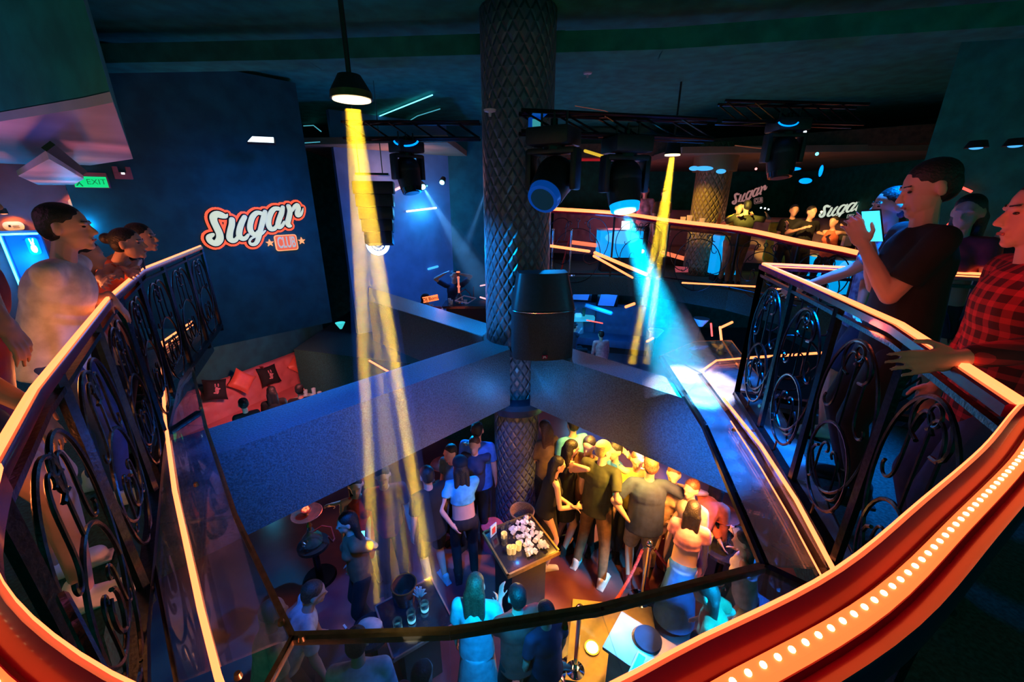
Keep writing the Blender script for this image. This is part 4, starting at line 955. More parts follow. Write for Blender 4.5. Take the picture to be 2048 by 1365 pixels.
# ================================================================ STAGE (DJ corner)
SZ = -1.35
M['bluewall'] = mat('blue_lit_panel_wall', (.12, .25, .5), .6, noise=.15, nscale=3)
S(MB().prism([(-4.6, 7.9), (-.3, 6.6), (.3, 6.6), (.3, 11.5), (-4.6, 11.5)], LOW, SZ).obj('floor_stage', 'carpet', smooth=False))
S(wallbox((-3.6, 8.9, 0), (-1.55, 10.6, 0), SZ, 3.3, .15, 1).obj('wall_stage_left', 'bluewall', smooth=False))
S(wallbox((-1.55, 10.6, 0), (1.0, 10.9, 0), SZ, 3.3, .15, 1).obj('wall_stage_back', 'signwall', smooth=False))
SP0, SPN = Vector((-3.6, 8.9, 0)), Vector((1.7, -2.05, 0)).normalized()
for (u0, v0, u1, v1, m_, rr, lab) in ((812, 423, 870, 416, 'white_led', .022, 'bright horizontal white-cyan neon tube on the blue stage wall'),
    (715, 379, 757, 387, 'pink_led', .025, 'pink neon tube under the alcove ceiling behind the hanging speaker'),
    (781, 384, 813, 368, 'pink_led', .025, 'pink neon tube slanting up at the stage corner'),
    (830, 384, 852, 372, 'cyan_led', .014, 'small cyan neon tube below the stage corner light'),
    (855, 538, 873, 533, 'cyan_led2', .028, 'short blue neon dash on the wall behind the capped performer'),
    (961, 572, 976, 569, 'pink_led', .014, 'short pink neon dash close to the column, upper of two'),
    (961, 595, 975, 599, 'pink_led', .018, 'short pink neon dash close to the column, lower of two')):
    if 'cyan_led2' not in M: M['cyan_led2'] = glow('soft_blue_neon', (.06, .45, .95), 1.1)
    if u0 < 880: a, b = Pp(u0, v0, SP0, SPN), Pp(u1, v1, SP0, SPN); a += SPN * .05; b += SPN * .05
    else: a, b = Py(u0, v0, 9), Py(u1, v1, 9)
    o = MB().cap(a, b, rr, n=8).obj('neon_tube', m_); tag(o, lab, 'light')
p = Py(935, 615, 7.9); pz = SZ
r = thing('booth_table', 'dark booth table with cups and a water pipe beside the column at the stage', 'table', (p.x, p.y, pz))
MB().box((0, 0, 1.0 - .03), (.95, .5, .05)).obj('tabletop', 'table', r, smooth=False)
MB().box((0, 0, .48), (.8, .4, .92)).obj('body', 'blk', r, smooth=False)
tz = pz + 1.0
def hookah(label, loc, h=.65, lit=True, tray=True, pole='gold', glowbowl=True, s=1.):
    r = thing('water_pipe', label, 'hookah', loc); 
    MB().lathe([(.07 * s, 0), (.095 * s, .03), (.09 * s, .10), (.035 * s, .19), (.03 * s, .22)], n=20).obj('vase', 'vglass', r)
    MB().lathe([(.02, .21), (.02, h * .5), (.034, h * .54), (.018, h * .6), (.02, h * .8), (.03, h * .83), (.016, h * .88)], n=14).obj('stem', pole, r)
    if tray: MB().lathe([(.03, h * .84), (.12 * s, h * .86), (.14 * s, h * .90), (.135 * s, h * .905), (.11 * s, h * .875), (.02, h * .86)], n=28).obj('tray', 'bowl', r)
    MB().lathe([(.02, h * .88), (.045 * s, h * .95), (.05 * s, h), (.04 * s, h), (.03 * s, h * .96)], n=18).obj('bowl', 'bowl', r)
    if lit:
        mb = MB()
        for i in range(5): mb.box((.022 * math.cos(i * 1.26) * s, .022 * math.sin(i * 1.26) * s, h + .008), (.022, .022, .018), rot=i * .7)
        mb.obj('coals', 'coal', r)
    MB().tube([(.03, 0, h * .35), (.12, .04, h * .45), (.2, .1, h * .3), (.26, .02, h * .1), (.3, -.1, h * .25), (.32, -.2, h * .6)], .010, 8).obj('hose', 'c_maroon', r)
    return r
hookah('slim water pipe with orange-lit stem on the booth table by the column', (p.x - .16, p.y, tz), .62, tray=False, pole='coalpole' if 'coalpole' in M else 'gold')
o = MB().tube([Py(910, 602, 7.6), Py(928, 592, 7.7), Py(952, 597, 7.6), Py(936, 607, 7.5)], .012, 6, closed=True).obj('wire_tray', 'whiteplastic'); tag(o, 'pale rectangular wire tray lying on the booth table', 'tray')
def glass_cup(label, loc, r_=.032, h=.09, m='vglass', grp=None, name='glass', cat='drink'):
    o = MB().lathe([(r_ * .8, 0), (r_, h), (r_ * .9, h), (r_ * .72, .008)], n=14).obj(name, m); o.location = loc; return tag(o, label, cat, grp)
for i, (dx, dy) in enumerate(((-.36, .02), (-.30, -.12), (-.02, -.10))): glass_cup(['pale cup at the left end of the booth table', 'small pale cup in front on the booth table', 'cup right of the pipe on the booth table'][i], (p.x + dx, p.y + dy, tz), m='cyancup')

# ================================================================ SOFAS AND TABLES
def tufted_sofa(label, a, b, depth, m, z0, seat=.45, back=1.05, rows=3, tilt=.12, plinth='blk', arm=False, name='sofa', splits=(0.45,)):
    """a: left end, b: right end of the back wall line; seat extends towards the viewer"""
    a = Vector((a[0], a[1], z0)); b = Vector((b[0], b[1], z0)); L = (b - a).length; d = (b - a).normalized(); rz = math.atan2(d.y, d.x)
    r = thing(name, label, 'sofa', a, rz)
    MB().box((L / 2, -depth / 2, .1), (L - .1, depth - .12, .2)).obj('plinth', plinth, r, smooth=False)
    MB().box((L / 2, -depth / 2 - .02, .2 + (seat - .2) / 2), (L, depth, seat - .2), bev=.03).obj('seat_cushion', m, r)
    # backrest with tufting pushed in as dimples on a grid
    bm = bmesh.new(); nx = max(20, int(L / .045)); nz = 18; vs = []
    H = back - seat + .08
    for j in range(nz + 1):
        row = []
        for i in range(nx + 1):
            x = L * i / nx; z = H * j / nz; dp = 0
            for q in range(rows):
                bz = H * (q + .6) / rows; st = .24; off = st / 2 if q % 2 else 0
                bx = round((x - off) / st) * st + off; dd = math.hypot(x - bx, (z - bz) * 1.0); dp = max(dp, .045 * math.exp(-(dd / .045) ** 2))
            edge = .05 * max(0, 1 - (H - z) / .06) ** 2
            row.append(bm.verts.new((x, -.16 - tilt * (1 - z / H) + dp + edge, seat - .04 + z)))
        vs.append(row)
    for j in range(nz):
        for i in range(nx): bm.faces.new((vs[j][i], vs[j][i + 1], vs[j + 1][i + 1], vs[j + 1][i])).smooth = True
    top = [bm.verts.new((L * i / nx, .0, seat - .04 + H)) for i in range(nx + 1)]
    for i in range(nx): bm.faces.new((vs[nz][i], vs[nz][i + 1], top[i + 1], top[i]))
    bot = [bm.verts.new((L * i / nx, .0, seat - .04)) for i in range(nx + 1)]
    for i in range(nx): bm.faces.new((top[i], top[i + 1], bot[i + 1], bot[i])); bm.faces.new((bot[i], bot[i + 1], vs[0][i + 1], vs[0][i]))
    for k in (0, nx): bm.faces.new([vs[j][k] for j in range(nz + 1)] + [top[k], bot[k]])
    mb = MB(); mb.bm.free(); mb.bm = bm; mb.obj('backrest', m, r); bk = bpy.context.scene.objects[-1] if False else [c_ for c_ in bpy.data.objects if c_.parent is r and c_.name.startswith('backrest')][-1]
    for s_ in splits: MB().box((L * s_, -.17 - tilt / 2, seat + H / 2), (.012, .02 + tilt, H * .96), Euler((-.2, 0, 0))).obj('seam', 'c_maroon', bk)
    return r, d
sa, sb = Pz(352, 800, LOW + 1.05), Pz(642, 690, LOW + 1.05)
dd = (sb - sa).normalized(); sa2 = sa - dd * 1.0
r, SD_ = tufted_sofa('long pink tufted leather sofa on the lower floor, four cushions on it', sa2, sb, .80, 'pinksofa', LOW, .45, 1.08, rows=3, splits=(.60,))
SN_ = Vector((SD_.y, -SD_.x, 0))
# wall lower part behind the sofa
S(wallbox(sa2 - dd * 3 - SN_ * .02, sb + dd * .25 - SN_ * .02, LOW, -.4, .1, 1).xf(Matrix.Translation(-SN_ * .12)).obj('wall_lower_left', 'signwall', smooth=False))
def cushion(label, u, v, m, roll, rz, mark=False, s=.42, grp=None):
    p = Pp(u, v, sb - SN_ * -.27, SN_)
    n = (SN_ + Vector((0, 0, .45))).normalized(); x = Vector((0, 0, 1)).cross(n).normalized(); y = n.cross(x)
    mt = Matrix((x, y, n)).transposed().to_4x4(); mt.translation = p; mt = mt @ Matrix.Rotation(roll, 4, 'Z')
    r = thing('cushion', label, 'cushion'); r.matrix_world = mt
    bm = bmesh.new(); N = 10; g = {}
    for sgn in (1, -1):
        for i in range(N + 1):
            for j in range(N + 1):
                x_ = (i / N - .5) * 2; y_ = (j / N - .5) * 2; k = (1 - x_ ** 4) * (1 - y_ ** 4); pin = 1 - .10 * (1 - abs(y_) ** 2) * abs(x_) ** 3; pin2 = 1 - .10 * (1 - abs(x_) ** 2) * abs(y_) ** 3
                g[(sgn, i, j)] = bm.verts.new((x_ * s / 2 * pin, y_ * s / 2 * pin2, sgn * .075 * k ** .6))
        for i in range(N):
            for j in range(N): bm.faces.new((g[(sgn, i, j)], g[(sgn, i + 1, j)], g[(sgn, i + 1, j + 1)], g[(sgn, i, j + 1)]))
    bmesh.ops.remove_doubles(bm, verts=bm.verts[:], dist=1e-4)
    mb = MB(); mb.bm.free(); mb.bm = bm; mb.obj('cover', m, r)
    if mark:  # pink printed bunny-like emblem
        mb = MB().ell((0, -.03, .072), (.035, .07, .014), 12).ell((-.022, .065, .072), (.014, .04, .012), 10).ell((.028, .07, .072), (.013, .038, .012), 10).ell((.03, .0, .072), (.035, .018, .010), 10).ell((-.02, -.075, .072), (.045, .018, .008), 10)
        mb.obj('emblem', 'c_pinkc', r)
cushion('black cushion with a pink emblem, leftmost on the pink sofa', 430, 780, 'blackcush', -.35, 0, True)
cushion('orange satin cushion set on its corner, left of the pair on the pink sofa', 484, 763, 'orangecush', .72, 0)
cushion('black cushion with a pink emblem, in the middle of the pink sofa', 538, 751, 'blackcush', -.08, 0, True)
cushion('orange satin cushion at the right end of the pink sofa, nearest the yellow beam', 602, 729, 'orangecush', .65, 0, s=.5)
# little tables in front of the pink sofa with glowing cups
ppl_tables = []
for k, (u, v, lab) in enumerate(((492, 858, 'small low table with pale cups in front of the pink sofa, left one'), (622, 796, 'small low table with glowing cups in front of the pink sofa, right one'))):
    p = Pz(u, v, LOW + .55); r = thing('side_table', lab, 'table', (p.x, p.y, LOW), math.radians(50))
    MB().box((0, 0, .53), (.62, .55, .04), bev=.01).obj('tabletop', 'cyancup', r); MB().cyl((0, 0, .03), (0, 0, .52), .035, n=12).obj('leg', 'blkg', r); MB().cyl((0, 0, 0), (0, 0, .03), .2, .18, 24).obj('foot', 'blkg', r)
    for i, (dx, dy, hh) in enumerate(((-.15, .1, .13), (.02, .12, .16), (.17, .05, .11), (-.05, -.1, .12), (.12, -.13, .15))):
        glass_cup('pale plastic cup on the %s low table before the pink sofa, among its drinks' % ('left' if k == 0 else 'right'), (p.x + dx, p.y + dy, LOW + .55), .045, hh, 'cyancup', 'cups on the %s low table' % ('left' if k == 0 else 'right'), name='cup', cat='cup')
o = MB().lathe([(.02, 0), (.09, .12), (.08, .12), (.01, .01)], n=20).obj('bowl_light', 'cyan_bowl' if 'cyan_bowl' in M else 'cyan_led2'); o.location = Py(682, 658, 7.2); tag(o, 'teal glowing bowl-shaped lamp hanging in the yellow beam', 'lamp')
o = MB().cap(Py(739, 722, 7.0), Py(784, 748, 6.6), .018, n=6).obj('light_strip', 'orange_led'); tag(o, 'short orange light bar just right of the yellow beam above the long beam', 'light')
r = thing('tub_chair', 'small red-lit tub chair in the gap between the two dark beams', 'chair', (Pz(770, 710, LOW).x, Pz(770, 710, LOW).y, LOW))
MB().lathe([(.30, .2), (.34, .42), (.30, .45), (.05, .45), (.05, .2)], n=24).obj('seat', 'pinksofa', r)
mb = MB(); mb.tube([(.33 * math.cos(t), .33 * math.sin(t), .62) for t in [PI * (-.1 + 1.2 * i / 14) for i in range(15)]], .09, 10); mb.obj('backrest', 'pinksofa', r)
for a in range(4): MB().cyl((.2 * math.cos(a * PI / 2 + .7), .2 * math.sin(a * PI / 2 + .7), 0), (.2 * math.cos(a * PI / 2 + .7), .2 * math.sin(a * PI / 2 + .7), .22), .015, n=8).obj('leg', 'blkg', r)

# blue lounge under the far balcony (between column and blue beam)
r, d_ = tufted_sofa('dark blue sofa under the far balcony behind the pale blue table', (1.15, 13.2), (4.4, 12.2), .9, 'bluesofa', LOW, .45, 1.35, rows=2, splits=(.5,))
for k, (u, v) in enumerate(((1163, 606), (1215, 618))):
    p = Py(u - 0, v - 18, 12.0); r = thing('screen_panel', ['square blue panel on the wall behind the blue sofa, left one', 'square blue panel on the wall behind the blue sofa, right one'][k], 'panel', p, math.radians(-12))
    MB().box((0, 0, 0), (.62, .08, .42), bev=.01).obj('frame', 'blkg', r); MB().slab([(-.28, -.05, -.18), (.20, -.05, -.18), (.28, -.05, .18), (-.20, -.05, .18)], .006).obj('face', 'blueface' if 'blueface' in M else 'bluering', r, smooth=False)
p = Pz(1158, 622, LOW + 1.0)
r = thing('pedestal_table', 'pale blue pedestal table with a lit candle box, right of the loudspeaker', 'table', (p.x * .95, p.y * .95, LOW))
MB().prism(rrect(1.0, .75, .25), .92, 1.0).obj('tabletop', 'cyantop' if 'cyantop' in M else 'stonetop', r); MB().lathe([(.42, 0), (.40, .04), (.2, .3), (.15, .92)], n=24).obj('pedestal', 'stonetop', r)
MB().box((-.02, -.05, 1.05), (.18, .14, .10), bev=.01).obj('candle_box', 'cyan_led2', r); 
glass_cup('dark bottle beside the candle box on the pale blue pedestal table', (p.x * .95 + .16, p.y * .95, LOW + 1.0), .05, .26, 'greenbottle', name='bottle', cat='bottle')
glass_cup('short cup at the left of the pale blue pedestal table', (p.x * .95 - .28, p.y * .95, LOW + 1.0), .06, .15, 'cyancup', name='cup', cat='cup')
M['blueledge'] = mat('pale_blue_ledge', (.2, .4, .6), .4, noise=.1)
a, b = Pz(1172, 614, LOW + .8), Pz(1222, 628, LOW + .8); a *= .99
o = MB().cap(Py(1172, 611, 11.2), Py(1222, 627, 11.0), .06, n=8).obj('counter_edge', 'blueledge'); tag(o, 'pale blue rounded ledge running right from the pedestal table', 'ledge')
for (u0, v0, u1, v1, y, m_, rr, lab) in ((1252, 614, 1268, 608, 9.0, 'orange_led', .035, 'short orange light bar between the blue lounge and the slanting yellow beam'),
    (1174, 641, 1205, 647, 10.0, 'red_led', .016, 'thin red light line under the blue lounge ledge'), (1294, 683, 1306, 677, 8.0, 'orange_led', .022, 'small orange light dash within the slanting yellow beam'),
    (1440, 655, 1443, 682, 8.0, 'orange_led', .026, 'upright half of the bent orange light just above the glass corner'), (1443, 655, 1464, 645, 8.0, 'orange_led', .026, 'slanting half of the bent orange light just above the glass corner'),
    (1422, 648, 1424, 672, 8.2, 'red_led', .02, 'small dim red light left of the bent orange light')):
    o = MB().cap(Py(u0, v0, y), Py(u1, v1, y), rr, n=8).obj('light_bar', m_); tag(o, lab, 'light')
for (u, v, lab) in ((1311, 668, 'pale teal lampshade low inside the blue beam'), (1402, 645, 'pale teal lampshade right of the blue beam')):
    p = Py(u, v, 8.5); r = thing('lampshade', lab, 'lamp', p); MB().cyl((0, 0, -.09), (0, 0, .09), .05, .17, 20).obj('shade', 'cyancup', r); MB().cyl((0, 0, -.4), (0, 0, -.09), .012, n=6).obj('stem', 'blkg', r)

# ---------------- far balcony furniture
YB = 10.5
r, _ = tufted_sofa('mauve wall sofa on the far balcony left of the yellow column', (1.3, 12.6), (5.0, 11.3), .8, 'purplesofa', -.02, .5, 1.35, rows=2)
r, _ = tufted_sofa('mauve wall sofa on the far balcony right of the yellow column', (5.3, 10.9), (9.2, 9.0), .8, 'purplesofa', -.02, .5, 1.2, rows=2)
def glow_table(label, u, v, y, w, d_=.6, cups=0):
    p = Py(u, v, y); z0 = -.02; zt = max(.55, p.z - z0)
    r = thing('glowing_table', label, 'table', (p.x, p.y, z0)); zt = p.z - z0
    MB().prism(rrect(w, d_, .12), zt - .03, zt).obj('tabletop', 'cyancup', r, smooth=False); hb = min(zt - .1, .62 if w > .9 else .8); MB().box((0, 0, zt - .03 - hb / 2), (w * .96, d_ * .8, hb), bev=.02).obj('glowing_body', 'cyanbox', r); MB().box((0, 0, (zt - hb) / 2), (w * .8, d_ * .6, zt - hb)).obj('plinth', 'blk', r, smooth=False)
    MB().ell((0, -d_ * .42, zt - .18), (w * .38, .05, .15), 16).obj('bulging_front', 'cyan_led2', r)
    return Vector((p.x, p.y, p.z))
t1 = glow_table('blue glowing bar table on the far balcony beneath the blue beam head', 1240, 458, 9.9, 1.05)
r = thing('white_lit_box', 'white-lit menu box on the blue glowing table at the far balcony', 'lamp', (t1.x + .1, t1.y - .1, t1.z))
MB().box((0, 0, .09), (.17, .12, .18), bev=.01).obj('box', 'white_led', r)
t2 = glow_table('blue glowing table between the yellow column and the embracing pair', 1457, 468, 8.6, .5, .4)
t3 = glow_table('blue glowing table behind the bar guests, nearer one', 1646, 510, 7.4, .36, .3)
t4 = glow_table('blue glowing table at the right end of the far balcony', 1686, 516, 7.0, .38, .3)
for k, (u, v, y, lab) in enumerate(((1365, 440, 8.65, 'left cup on the ledge beside the yellow column'), (1378, 437, 8.6, 'small cup just left of the yellow column'), (1403, 443, 8.5, 'cup at the foot of the yellow column'), (1451, 447, 8.2, 'cup on the ledge right of the yellow column'))):
    glass_cup(lab, Py(u, v + 6, y), .055, .12, 'yellowcup' if 'yellowcup' in M else 'cyancup', name='cup', cat='cup')
p = Py(1436, 455, 8.3); r = thing('bottle', 'pale yellow bottle standing right of the yellow column', 'bottle', p)
MB().lathe([(.04, 0), (.042, .15), (.018, .2), (.018, .27)], n=14).obj('glass_body', 'yellowbottle', r); MB().cyl((0, 0, .27), (0, 0, .30), .02, n=10).obj('stopper', 'gold', r)
r = thing('bar_ledge', 'dark ledge running along inside the far balcony railing', 'ledge')
MB().tube([Py(1340, 456, 8.75), Py(1430, 464, 8.3), Py(1500, 472, 7.8)], .05, 6).obj('top', 'wood', r)
for (u0, v0, u1, v1, lab) in ((1145, 485, 1285, 503, 'red-orange light strip at the foot of the mauve sofa, left stretch'), (1324, 505, 1377, 520, 'red-orange light strip at the sofa foot left of the yellow column'), (1430, 522, 1464, 530, 'red-orange light strip under the glowing table by the embracing pair')):
    o = MB().cap(Py(u0, v0, 10.2), Py(u1, v1, 9.9), .05, .05, 8).obj('light_strip', 'orange_dim' if 'orange_dim' in M else 'red_led'); tag(o, lab, 'light')
for (u0, v0, u1, v1, lab) in ((1350, 535, 1376, 545, 'pink-lit step left of the yellow column'), (1430, 550, 1462, 560, 'pink-lit step right of the yellow column')):
    o = MB().slab([Py(u0, v0, 9.2), Py(u1, v0 + 2, 9.1), Py(u1, v1, 8.9), Py(u0, v1, 9.0)], .03).obj('lit_step', 'pinklit' if 'pinklit' in M else 'c_pinkc', smooth=False); tag(o, lab, 'step')
# yellow velvet chair
p = Py(1552, 500, 8.2); r = thing('velvet_chair', 'bright yellow velvet chair behind the far railing', 'chair', (p.x, p.y, -.02), math.radians(-20))
MB().box((-.11, 0, .85), (.2, .12, .75), bev=.05).box((.11, 0, .85), (.2, .12, .75), bev=.05).obj('backrest', 'yellowchair', r); MB().box((.05, -.2, .42), (.48, .45, .14), bev=.04).obj('seat', 'yellowchair', r)
for a, b in ((-.15, -.38), (.25, -.38), (-.15, 0), (.25, 0)): MB().cyl((a, b, 0), (a, b, .36), .02, n=8).obj('leg', 'gold', r)
# stanchions on the far balcony
for k, (u, lab) in enumerate(((1107, 'thin red-lit stanchion with hanging rope at the left end of the far balcony'), (1144, 'thin red-lit stanchion next to the sofa light strip'))):
    p = Py(u, 440, 9.25); r = thing('rope_stanchion', lab, 'stanchion', (p.x, p.y, -.02))
    MB().cyl((0, 0, 0), (0, 0, 1.0), .022, n=10).ell((0, 0, 1.02), .035, 10).obj('post', 'steel', r); MB().cyl((0, 0, 0), (0, 0, .03), .14, .12, 20).obj('base', 'steel', r)
    MB().tube([(0, 0, .95), (-.06, .05, .7), (-.14, .1, .3), (-.18, .1, .1)], .02, 6).obj('rope', 'rope', r)
# ceiling-level red/orange things near the bar
o = MB().box(Py(1190, 317, 11), (.95, .1, .12)).obj('red_light_panel', 'redpanel' if 'redpanel' in M else 'redgloss'); tag(o, 'flat red-lit panel under the ceiling between the two big moving lights', 'panel')
o = MB().cap(Py(1170, 302, 9), Py(1212, 315, 9), .03, n=6).obj('light_tube', 'yellow_tube' if 'yellow_tube' in M else 'lamp_yellow'); tag(o, 'short yellow tube slanting under the ceiling right of the unlit moving light', 'light')
o = MB().box(Py(1215, 312, 8.9), (.10, .08, .16)).obj('speaker_box', 'c_pinkc'); tag(o, 'small pinkish box at the end of the short yellow tube', 'box')
for i, (u, lab) in enumerate(((1388, 'left'), (1408, 'middle'), (1442, 'right'))):
    p = Py(u, 337 + (6 if u == 1442 else 0), 8.8); o = MB().ell(p, ((.19 if i == 1 else .10), .06, .045), 14).obj('downlight', 'cyan_led2'); tag(o, lab + ' blue lamp on the collar of the far yellow column', 'lamp')
# string of tiny lights behind the bar, right lamps
for k, (u, v) in enumerate(((1522, 416), (1530, 417), (1537, 419))):
    o = MB().ell(Py(u, v, 11.5), .025, 8).obj('fairy_light', 'white_led'); tag(o, 'tiny white point light behind the embracing pair', 'light', 'row of tiny lights behind the embracing pair')
for (u, v, y, rr, m_, lab) in ((1643, 424, 11, .03, 'lamp_yellow', 'tiny yellow point light left of the small script sign'), (1610, 264, 6, .02, 'white_led', 'tiny white point light on the ceiling right of the blue arc'), (1634, 308, 7, .025, 'cyan_led', 'tiny cyan point light on the dark wall at the upper right'), (1855, 407, 6, .03, 'cyan_led', 'tiny blue point light right of the tall man\'s shoulder'),
    (1512, 338, 9, .025, 'pink_led', 'tiny pinkish point light under the bar ceiling'), (1702, 352, 8, .0, 'cyan_led', '')):
    if rr: o = MB().ell(Py(u, v, y), rr, 8).obj('point_light', m_); tag(o, lab, 'light')
for (u, v, y, w, hgt, lab) in ((1586, 338, 8, .30, .06, 'flat blue-lit ceiling lamp above the bar guests'), (1611, 362, 8, .24, .10, 'dim blue oval lamp below the flat blue one'), (1642, 342, 8, .03, .20, 'narrow upright cyan light on the dark wall')):
    o = MB().ell(Py(u, v, y), (w / 2, .05, hgt / 2), 14).obj('wall_light', 'blue_led'); tag(o, lab, 'light')
# right side wall lights
def wash(u, v, y, lab):
    p = Py(u, v, y); r = thing('wall_light', lab, 'lamp', p); MB().cyl((0, 0, .05), (0, 0, .0), .05, .07, 14).obj('shade', 'blk', r); MB().ell((0, 0, 0), (.04, .04, .012), 10).obj('bulb', 'cyan_led2', r)
    return p
wl1 = wash(1952, 296, 3.4, 'small wall lamp throwing blue light at the upper right edge'); wl2 = wash(2030, 292, 3.3, 'second small wall lamp at the very right edge washing blue')
S(MB().slab([(5.0, 5.3, -.0), (6.3, 2.6, -.0), (6.3, 2.6, 3.4), (5.0, 5.3, 3.4)], .1, Vector((-.9, -.43, 0))).obj('wall_right_near', 'wall', smooth=False))
RP0, RPN = Vector((5.0, 5.3, 0)), Vector((-.9, -.43, 0)).normalized()
for (pts, m_, rr, lab) in ((((1925, 374), (1948, 384)), 'red_led', .014, 'short red neon bar on the right wall, upper one'), (((1900, 448), (1925, 458), (1957, 468)), 'red_led', .016, 'red neon bar slanting above the women at the right')):
    o = MB().tube([Pp(u, v, RP0, RPN) + RPN * .06 for u, v in pts], rr, 6).obj('neon_tube', m_); tag(o, lab, 'light')

q = thing('chest_banner', 'glowing orange lettered band on the capped performer', 'banner'); q.matrix_world = frame_mtx(Py(861, 598, 7.05), (1, .1, .18), (-.18, 0, 1))
MB().box((0, 0, -.01), (.28, .105, .01), bev=.003).obj('band', 'band_led', q, smooth=False)
text_mesh('DJ Bomi', .085, .002, 'red_ink', 'lettering', q, Matrix.Translation((0, 0, .0)), bold=.001)
# ================================================================ PEOPLE ON THE BALCONIES
V = Vector
person('person in a loose white t-shirt leaning on the left railing with dangling hands', (-2.28, 1.90, 0), -62, h=1.64, lean=20, hr=Pz(196, 612, 1.05), hl=Pz(222, 596, 1.08), pl=(-.4, -.6, -.8), pr=(.5, -.8, -.8),
       fr=(.1, .05, 0), fl=(-.12, -.12, 0), top='tee', topc='c_white', bot='pants', botc='c_denim', hair='short', shoe='shoe_white', det='near', pitch=-4, w=1.12, curl=.18, hn=(-.6, -.3, -.5), hd=(.35, .15, -.9))
person('person in an orange top with tied-back black hair leaning on the left railing', (-3.03, 2.78, 0), -70, h=1.60, lean=46, hr=Pz(203, 598, 1.14), hl=Pz(215, 575, 1.14), top='tank', topc='c_orange', bot='pants', botc='c_black', hair='bun', det='near', fem=True, pitch=-14, pl=(-.4, -.8, -.8), pr=(.4, -.8, -.6))
person('person with long black hair leaning on the left railing, farther of the two in profile', (-3.22, 3.10, 0), -70, h=1.62, lean=46, hr=Pz(262, 550, 1.14), hl=Pz(268, 538, 1.14), top='tank', topc='c_brown', bot='pants', botc='c_black', hair='long', det='near', fem=True, pitch=-12, pl=(-.4, -.8, -.8), pr=(.4, -.8, -.6))
person('person in an orange top half hidden behind the one in the white t-shirt', (-2.78, 2.52, 0), -60, h=1.40, lean=14, top='tee', topc='c_orange', bot='pants', botc='c_black', hair='long', det='mid', fem=True)
person('person at the left edge with a raised fist, one hand hanging over the railing', (-1.95, 1.30, 0), -55, h=1.78, lean=14, hl=Pz(24, 720, 1.2), hr=Pz(62, 815, .98), pr=(.6, -.9, .2), pl=(-.6, -.9, -.4), top='tank', topc='c_maroon', bot='minis', botc='c_black',
       skin='skin2', hair='short', det='near', curl=.3, shoe='shoe_white', fl=(-.1, -.05, 0), fr=(.16, .1, 0), hn=(-.7, -.2, -.3), hd=(.2, .1, -1))
person('person in a black t-shirt filming with a raised phone at the right railing', (1.95, 1.93, 0), 68, h=1.80, lean=4, hr=Py(1738, 485, 2.02), hl=Py(1728, 492, 1.94), pl=(-.1, -.2, -1), pr=(.1, -.2, -1), top='tee', topc='c_black', bot='pants', botc='c_black', hair='short', det='near', pitch=16, w=1.1, curl=.8, hn=(.2, .9, .1))
person('person in a blue print shirt and dark shorts standing at the right railing, white socks', (2.36, 2.56, 0), 72, h=1.70, lean=4, hl=(1.95, 2.75, 1.0), hr=(2.1, 2.32, .86), top='open', topc='c_pattern', bot='shorts', botc='c_navy', hair='short', det='near', pitch=2, shoe='shoe_white', fl=(-.08, .10, 0), fr=(.12, -.15, 0), w=1.02, skin='skin')
person('person in a red plaid shirt at the right edge, one arm reaching to the railing', (1.80, 1.34, 0), 60, h=1.70, lean=6, hl=Pz(1918, 716, 1.17), pl=(-.9, -.5, -.5), top='long', topc='c_plaid', bot='pants', botc='c_denim', hair='short', det='near', w=1.1)
person('person in a dark crop top in dim red light behind the one filming', (3.0, 2.75, 0), 120, h=1.66, top='crop', topc='c_maroon', bot='minis', botc='c_black', hair='long', hairc='hair', det='mid', fem=True, skin='skin2')
person('person with bare shoulders in deep shade at the far right, beneath the red neon', (3.5, 2.75, 0), 140, h=1.7, top='tank', topc='c_black', bot='pants', botc='c_black', hair='long', det='mid', fem=True, skin='skin2')
# phone held up
r = thing('phone', 'bright cyan phone screen held up by the person in the black t-shirt', 'phone'); r.matrix_world = frame_mtx(Pz(1745, 452, 1.50).lerp(Vector((1.72, 1.9, 1.52)), .0), (.35, -.94, .0), (.24, .09, -.97)) if False else frame_mtx(Py(1746, 452, 1.98), (.30, -.95, .1), (-.42, -.12, .9))
MB().box((0, 0, 0), (.078, .165, .009), bev=.003).obj('case', 'blk', r); MB().box((0, 0, .006), (.072, .155, .003)).obj('screen', 'phone', r, smooth=False)

# far balcony guests
def far(label, u, v, y, face, h=None, **k):
    """v is the pixel height of the head top"""
    p = Py(u, v, y); hh = h or (p.z + .02) ; return person(label, (p.x, y, -.02), face, h=hh, det='far', **k)
far('person in an olive shirt embracing a smaller one on the far balcony, back to us', 1496, 392, 7.9, -10, h=1.66, lean=8, side=4, w=1.15, topc='c_olive', botc='c_brown', hr=Py(1535, 432, 8.0), hl=Py(1458, 436, 8.2))
far('person in yellow light with arms round the taller one at the far balcony railing', 1480, 392, 8.35, 175, h=1.62, lean=6, topc='c_yellow', botc='c_tan', hr=Py(1486, 430, 7.7), hl=Py(1506, 428, 7.75), fem=True)
far('person with striped scarf and outstretched neighbour arm, third from the right at the far railing', 1590, 408, 7.7, 160, h=1.58, topc='c_black', botc='c_black', hl=Py(1575, 450, 7.5), fem=True, hair='bun')
far('person in a black v-neck shirt facing us, in the middle of the bar guests', 1620, 422, 7.3, 185, h=1.56, topc='c_black', botc='c_black', hl=Py(1650, 470, 7.2), hr=Py(1602, 458, 7.1))
far('person in an orange top raising one hand, right of the one in the v-neck', 1668, 455, 7.0, 110, h=1.40, topc='c_orange', botc='c_black', hl=Py(1684, 452, 7.0), hr=Py(1655, 475, 6.8), fem=True, hair='bun', top='tank')
